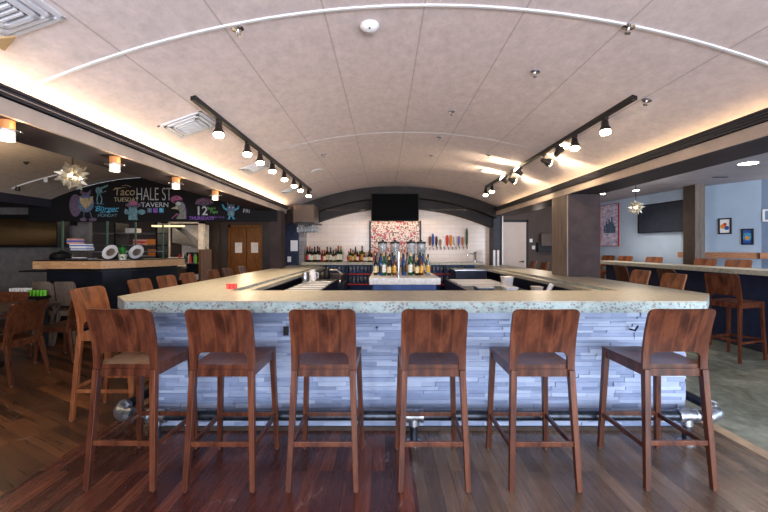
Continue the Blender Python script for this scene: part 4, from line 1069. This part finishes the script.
def on_ceiling(px, py, maker, z=None):
    p = on_vault(px, py) if z is None else at(px, py, (z-H)*F/(CY-py)); return p
def sprinkler(px, py, lb):
    p = on_vault(px, py); t = thing('sprinkler', lb, 'sprinkler', p, 0, 'ceiling sprinklers'); t.rotation_euler = (0, vault_tilt(p.x), 0)
    MB().lathe([(.032,-.001),(.034,-.008),(.02,-.012)], n=14).build('escutcheon', 'chrome', t, smooth=True)
    MB().tube([(0,0,-.01),(0,0,-.04)], .007).lathe([(.016,-.04),(.016,-.043)], n=10).build('deflector', 'chrome', t)
for px, py, lb in ((237.5,28,'chrome sprinkler on the white ceiling seam, upper left'), (629,26,'chrome sprinkler on the white ceiling seam, upper right'), (535.5,71,'chrome sprinkler left of the right light track'),
                   (647,99.5,'chrome sprinkler at the near end of right light track'), (451.5,111,'small chrome sprinkler near the middle of the ceiling'), (439,137,'small sprinkler on the second ceiling seam'),
                   (431,155,'small sprinkler beyond the second ceiling seam'), (323.5,154,'small dark sprinkler right of the left light track'), (489,155,'small sprinkler left of the bright ceiling pool')):
    sprinkler(px, py, lb)
p = on_vault(369.5, 25)
t = thing('smoke_detector', 'white round smoke detector on the ceiling near the top edge', 'smoke detector', p); t.rotation_euler = (0, vault_tilt(p.x), 0)
MB().lathe([(.055,0),(.058,-.012),(.05,-.022),(.035,-.034),(.01,-.04)], n=24).build('housing', 'white_plastic', t, smooth=True)
MB().box(-.004,.004,-.038,-.03,-.040,-.034).build('indicator', 'black_plastic', t)
for px, py, lb in ((317,170.5,'white round ceiling speaker right of the left light track'), (485.5,171,'round ceiling speaker left of the right light track')):
    p = on_vault(px, py); t = thing('ceiling_speaker', lb, 'speaker', p); t.rotation_euler = (0, vault_tilt(p.x), 0)
    MB().lathe([(.09,.005),(.095,-.006),(.08,-.010)], n=24).build('rim', 'white_plastic', t, smooth=True); MB().lathe([(.078,-.009),(.076,-.012)], n=24).build('grille', 'metal_vent', t)
def vent(px, py, w, d, lb):
    p = on_vault(px, py); t = thing('ceiling_vent', lb, 'ceiling vent', p, 0, 'ceiling vents'); t.rotation_euler = (0, vault_tilt(p.x), 0)
    m = MB()
    for k in range(3):
        a = w/2-.035*k; b_ = d/2-.035*k; z0 = -.012-.007*k
        m.box(-a,a,-b_,-b_+.022,z0,-.0005).box(-a,a,b_-.022,b_,z0,-.0005).box(-a,-a+.022,-b_,b_,z0,-.0005).box(a-.022,a,-b_,b_,z0,-.0005)
    m.build('frame', 'metal_vent', t)
    MB().box(-w/2+.1,w/2-.1,-d/2+.1,d/2-.1,-.012,-.004).build('backing', 'vent_dark', t)
    m = MB(); n = int((d-.2)/.03)
    for k in range(n): y = -d/2+.11+k*.03; m.box(-w/2+.1,w/2-.1,y,y+.012,-.03,-.012)
    m.build('louvers', 'metal_vent', t)
    MB().box(-w/2-.01,w/2+.01,-d/2-.01,d/2+.01,.0,.004).build('flange', 'tan_trim', t)
vent(190,125,.36,.36,'square white ceiling vent left of the first track lamp'); vent(257,167,.36,.36,'square white ceiling vent beside the middle of left track')
vent(290,190,.3,.3,'farthest small square ceiling vent by the far end of left track'); vent(4,8,.30,.30,'large white ceiling vent in the top left corner')
p = on_vault(5, 37)
tag(MB().prism([(-.06,-.05),(.05,0),(-.06,.05)], -.02, -.001).build('ceiling_bracket', 'tan_bracket', loc=p), 'small tan wedge bracket on the ceiling at the left edge', 'bracket').rotation_euler = (0, vault_tilt(p.x), 0)

# flush drum lamps under left beam
for i, y in enumerate((2.2, 3.08, 3.98, 4.9)):
    lb = ['nearest','second','third','farthest'][i]+' small drum lamp under the left beam'+(', cut off by the left edge' if i == 0 else '')
    t = thing('drum_lamp', lb, 'lamp', (-2.08,y,2.15), 0, 'drum lamps under the left beam')
    MB().lathe([(.036,0),(.036,-.055)], n=18).build('upper_shade', 'shade_glow', t, smooth=True)
    MB().lathe([(.068,-.056),(.068,-.062),(.03,-.064)], n=24).build('metal_ring', 'chrome', t, smooth=True)
    MB().lathe([(.036,-.063),(.036,-.11),(.030,-.112)], n=18).build('lower_shade', 'shade_white', t, smooth=True)
    light('lamp_light', 'POINT', (0,0,-.16), 2, WARM, parent=t, shadow_soft_size=.04)
    if i < 6: light('lamp_glow', 'POINT', (0.075,0,-.03), .25, WARM2, parent=t, shadow_soft_size=.02)
# star lamps
def star(x, y, z, r, zc, lb):
    t = thing('star_lamp', lb, 'pendant lamp', (x,y,z), 0, 'star pendant lamps')
    m = MB(); n = 34; g = (1+5**.5)/2; cr = r*.42
    for k in range(n):
        cz = 1-2*(k+.5)/n; a = 2*PI*k/g; s_ = math.sqrt(1-cz*cz); d = Vector((math.cos(a)*s_, math.sin(a)*s_, cz))
        u = d.orthogonal().normalized(); w = d.cross(u); b_ = .30*r; L_ = r*(1.0 if k % 3 else .8)
        P = [d*cr*.7+(u*math.cos(q*PI/2)+w*math.sin(q*PI/2))*b_*.35 for q in range(4)]
        M_ = [d*(cr+.2*r)+(u*math.cos(q*PI/2)+w*math.sin(q*PI/2))*b_*.62 for q in range(4)]
        m.add(P+M_+[d*L_], [(0,1,5,4),(1,2,6,5),(2,3,7,6),(3,0,4,7),(4,5,8),(5,6,8),(6,7,8),(7,4,8)])
    m.build('star_points', 'brass', t)
    MB().lathe([(cr*.1,-cr*.7),(cr*.6,-cr*.3),(cr*.62,cr*.3),(cr*.1,cr*.7)], n=14).build('bulb', 'star_bulb', t, smooth=True)
    MB().tube([(0,0,r*.6),(0,0,zc-z)], .006, 8).build('stem', 'lamp_metal', t); MB().lathe([(.05,0),(.05,-.02),(.015,-.03)], (0,0,zc-z), 16).build('ceiling_rose', 'lamp_metal', t)
    light('lamp_light', 'POINT', (0,0,0), 8, (1,.88,.7), parent=t, shadow_soft_size=r*1.05)
star(-3.28, 4.2, 2.205, .165, vzb(-3.28), 'large gold star pendant lamp left of the chalkboard header')
star(4.64, 7.4, 2.20, .15, 2.70, 'gold star pendant lamp in front of the blue wall by the column')
star(7.05, 7.0, 2.48, .17, 2.70, 'star pendant lamp cut off by the right edge')
# recessed lights on the right ceiling
for i, (px, py, lb) in enumerate(((748,163,'large bright recessed ceiling light at the upper right'), (636,190,'recessed ceiling light above the star lamp'), (602,193.5,'small recessed ceiling light beside the wide column'))):
    y = 1.25*F/(CY-py); x = (px-CX)/F*y; t = thing('recessed_light', lb, 'recessed light', (x,y,2.70), 0, 'recessed lights in the right room')
    rr = .13 if i == 0 else .075; MB().lathe([(rr,0),(rr,-.008),(rr*.88,-.01)], n=24).build('rim', 'white_plastic', t, smooth=True); MB().lathe([(rr*.86,-.009),(rr*.85,-.012)], n=24).build('lens', 'downlight', t)
    light('lamp_light', 'SPOT', (0,0,-.03), 30, (1,.9,.78), parent=t, spot_size=math.radians(140), spot_blend=.8, shadow_soft_size=.1)
p = at(720,177, 1.25*F/71)
tag(MB().box(-.12,.12,-.03,.03,-.01,.0).build('slot_vent', 'vent_dark', loc=(p.x,p.y,2.70)), 'small dark slot vent in the right ceiling', 'vent')
# track in left room
t = thing('track_light', 'thin white curved track with small spot heads on the left vault', 'track light', (0,0,0))
pts = [on_vault(12+45*i/8, 188-14*(i/8)**.8, 1) for i in range(9)]
MB().tube([q-Vector((0,0,.012)) for q in pts], .010, 8).build('track_rail', 'white_plastic', t, smooth=True)
for k in (1, 6):
    q = pts[k]; MB().tube([q-Vector((0,0,.02)), q-Vector((0,0,.09))], .03, 12).build('lamp_head', 'metal_vent' if k > 3 else 'lamp_metal', t, smooth=True)
p = on_vault(26,162,1)
tag(MB().lathe([(.03,.01),(.03,-.01),(.01,-.04)], n=12).build('sprinkler', 'lamp_metal', loc=p), 'small dark sprinkler on the left room vault', 'sprinkler')

# ------------------------------------------------------------------ lights
# cove strips
for s_, x, z, name, e, ang in ((-1,-2.10,2.185,'left beam',58,-.35),(1,2.54,2.20,'right beam',14,.35)):
    lx = (x+.11 if s_ < 0 else x-.125); t = thing('cove_light', 'warm glowing cove strip hidden above the %s' % name, 'cove light', (x,0,z))
    MB().box(-.015,.015,Y0+.1,8.0,0,.012).build('strip', 'led_strip', t)
    o = light('cove_glow', 'AREA', (0,3.0,.045), e, (1,.72,.40), (PI,-s_*.45,0), t, shape='RECTANGLE', size=.05, size_y=10.0)
# daylight through the windows behind the viewer
light('window_daylight', 'AREA', (.2, Y0+.05, 1.5), 180, (.84,.89,1), (PI/2+.2,0,0), None, shape='RECTANGLE', size=4.0, size_y=1.6)
light('window_daylight', 'AREA', (4.8, Y0+.05, 1.35), 220, (.80,.89,1), (PI/2,0,0), None, shape='RECTANGLE', size=3.4, size_y=2.0)
# right room daylight
light('window_daylight', 'AREA', (9.7, 1.0, 1.5), 110, (.66,.80,1), (PI/2,0,PI/2), None, shape='RECTANGLE', size=4.0, size_y=1.8)
# lamps of the kitchen and of the back bar
light('kitchen_light', 'AREA', (-5.5,9.8,2.3), 18, WARM, (0,0,0), None, shape='RECTANGLE', size=3.0, size_y=1.0)
light('hall_light', 'POINT', (-3.6,10.4,2.1), 16, WARM, shadow_soft_size=.1)
light('arch_light', 'AREA', (.3,9.02,2.3), 14, WARM, (-.5,0,0), None, shape='RECTANGLE', size=3.4, size_y=.05)
light('end_light', 'POINT', (3.7,9.6,2.1), 10, (1,.85,.7), shadow_soft_size=.1)
light('dining_light', 'POINT', (-5.0,4.6,2.2), 12, WARM, shadow_soft_size=.1)

w = bpy.data.worlds.new('World'); C.world = w; w.use_nodes = True
w.node_tree.nodes['Background'].inputs[0].default_value = (.75,.85,1,1); w.node_tree.nodes['Background'].inputs[1].default_value = .6

cam = bpy.data.cameras.new('Camera'); co = bpy.data.objects.new('Camera', cam); COL.objects.link(co)
co.location = (0,0,H); co.rotation_euler = (PI/2,0,0)
cam.sensor_width = 36; cam.lens = 36*F/768; cam.shift_x = -1/768; cam.shift_y = -8/768; cam.clip_start = .05
C.camera = co
C.view_settings.view_transform = 'Standard'; C.view_settings.look = 'None'; C.view_settings.gamma = 1
C.view_settings.use_curve_mapping = False; C.view_settings.exposure = 1.22
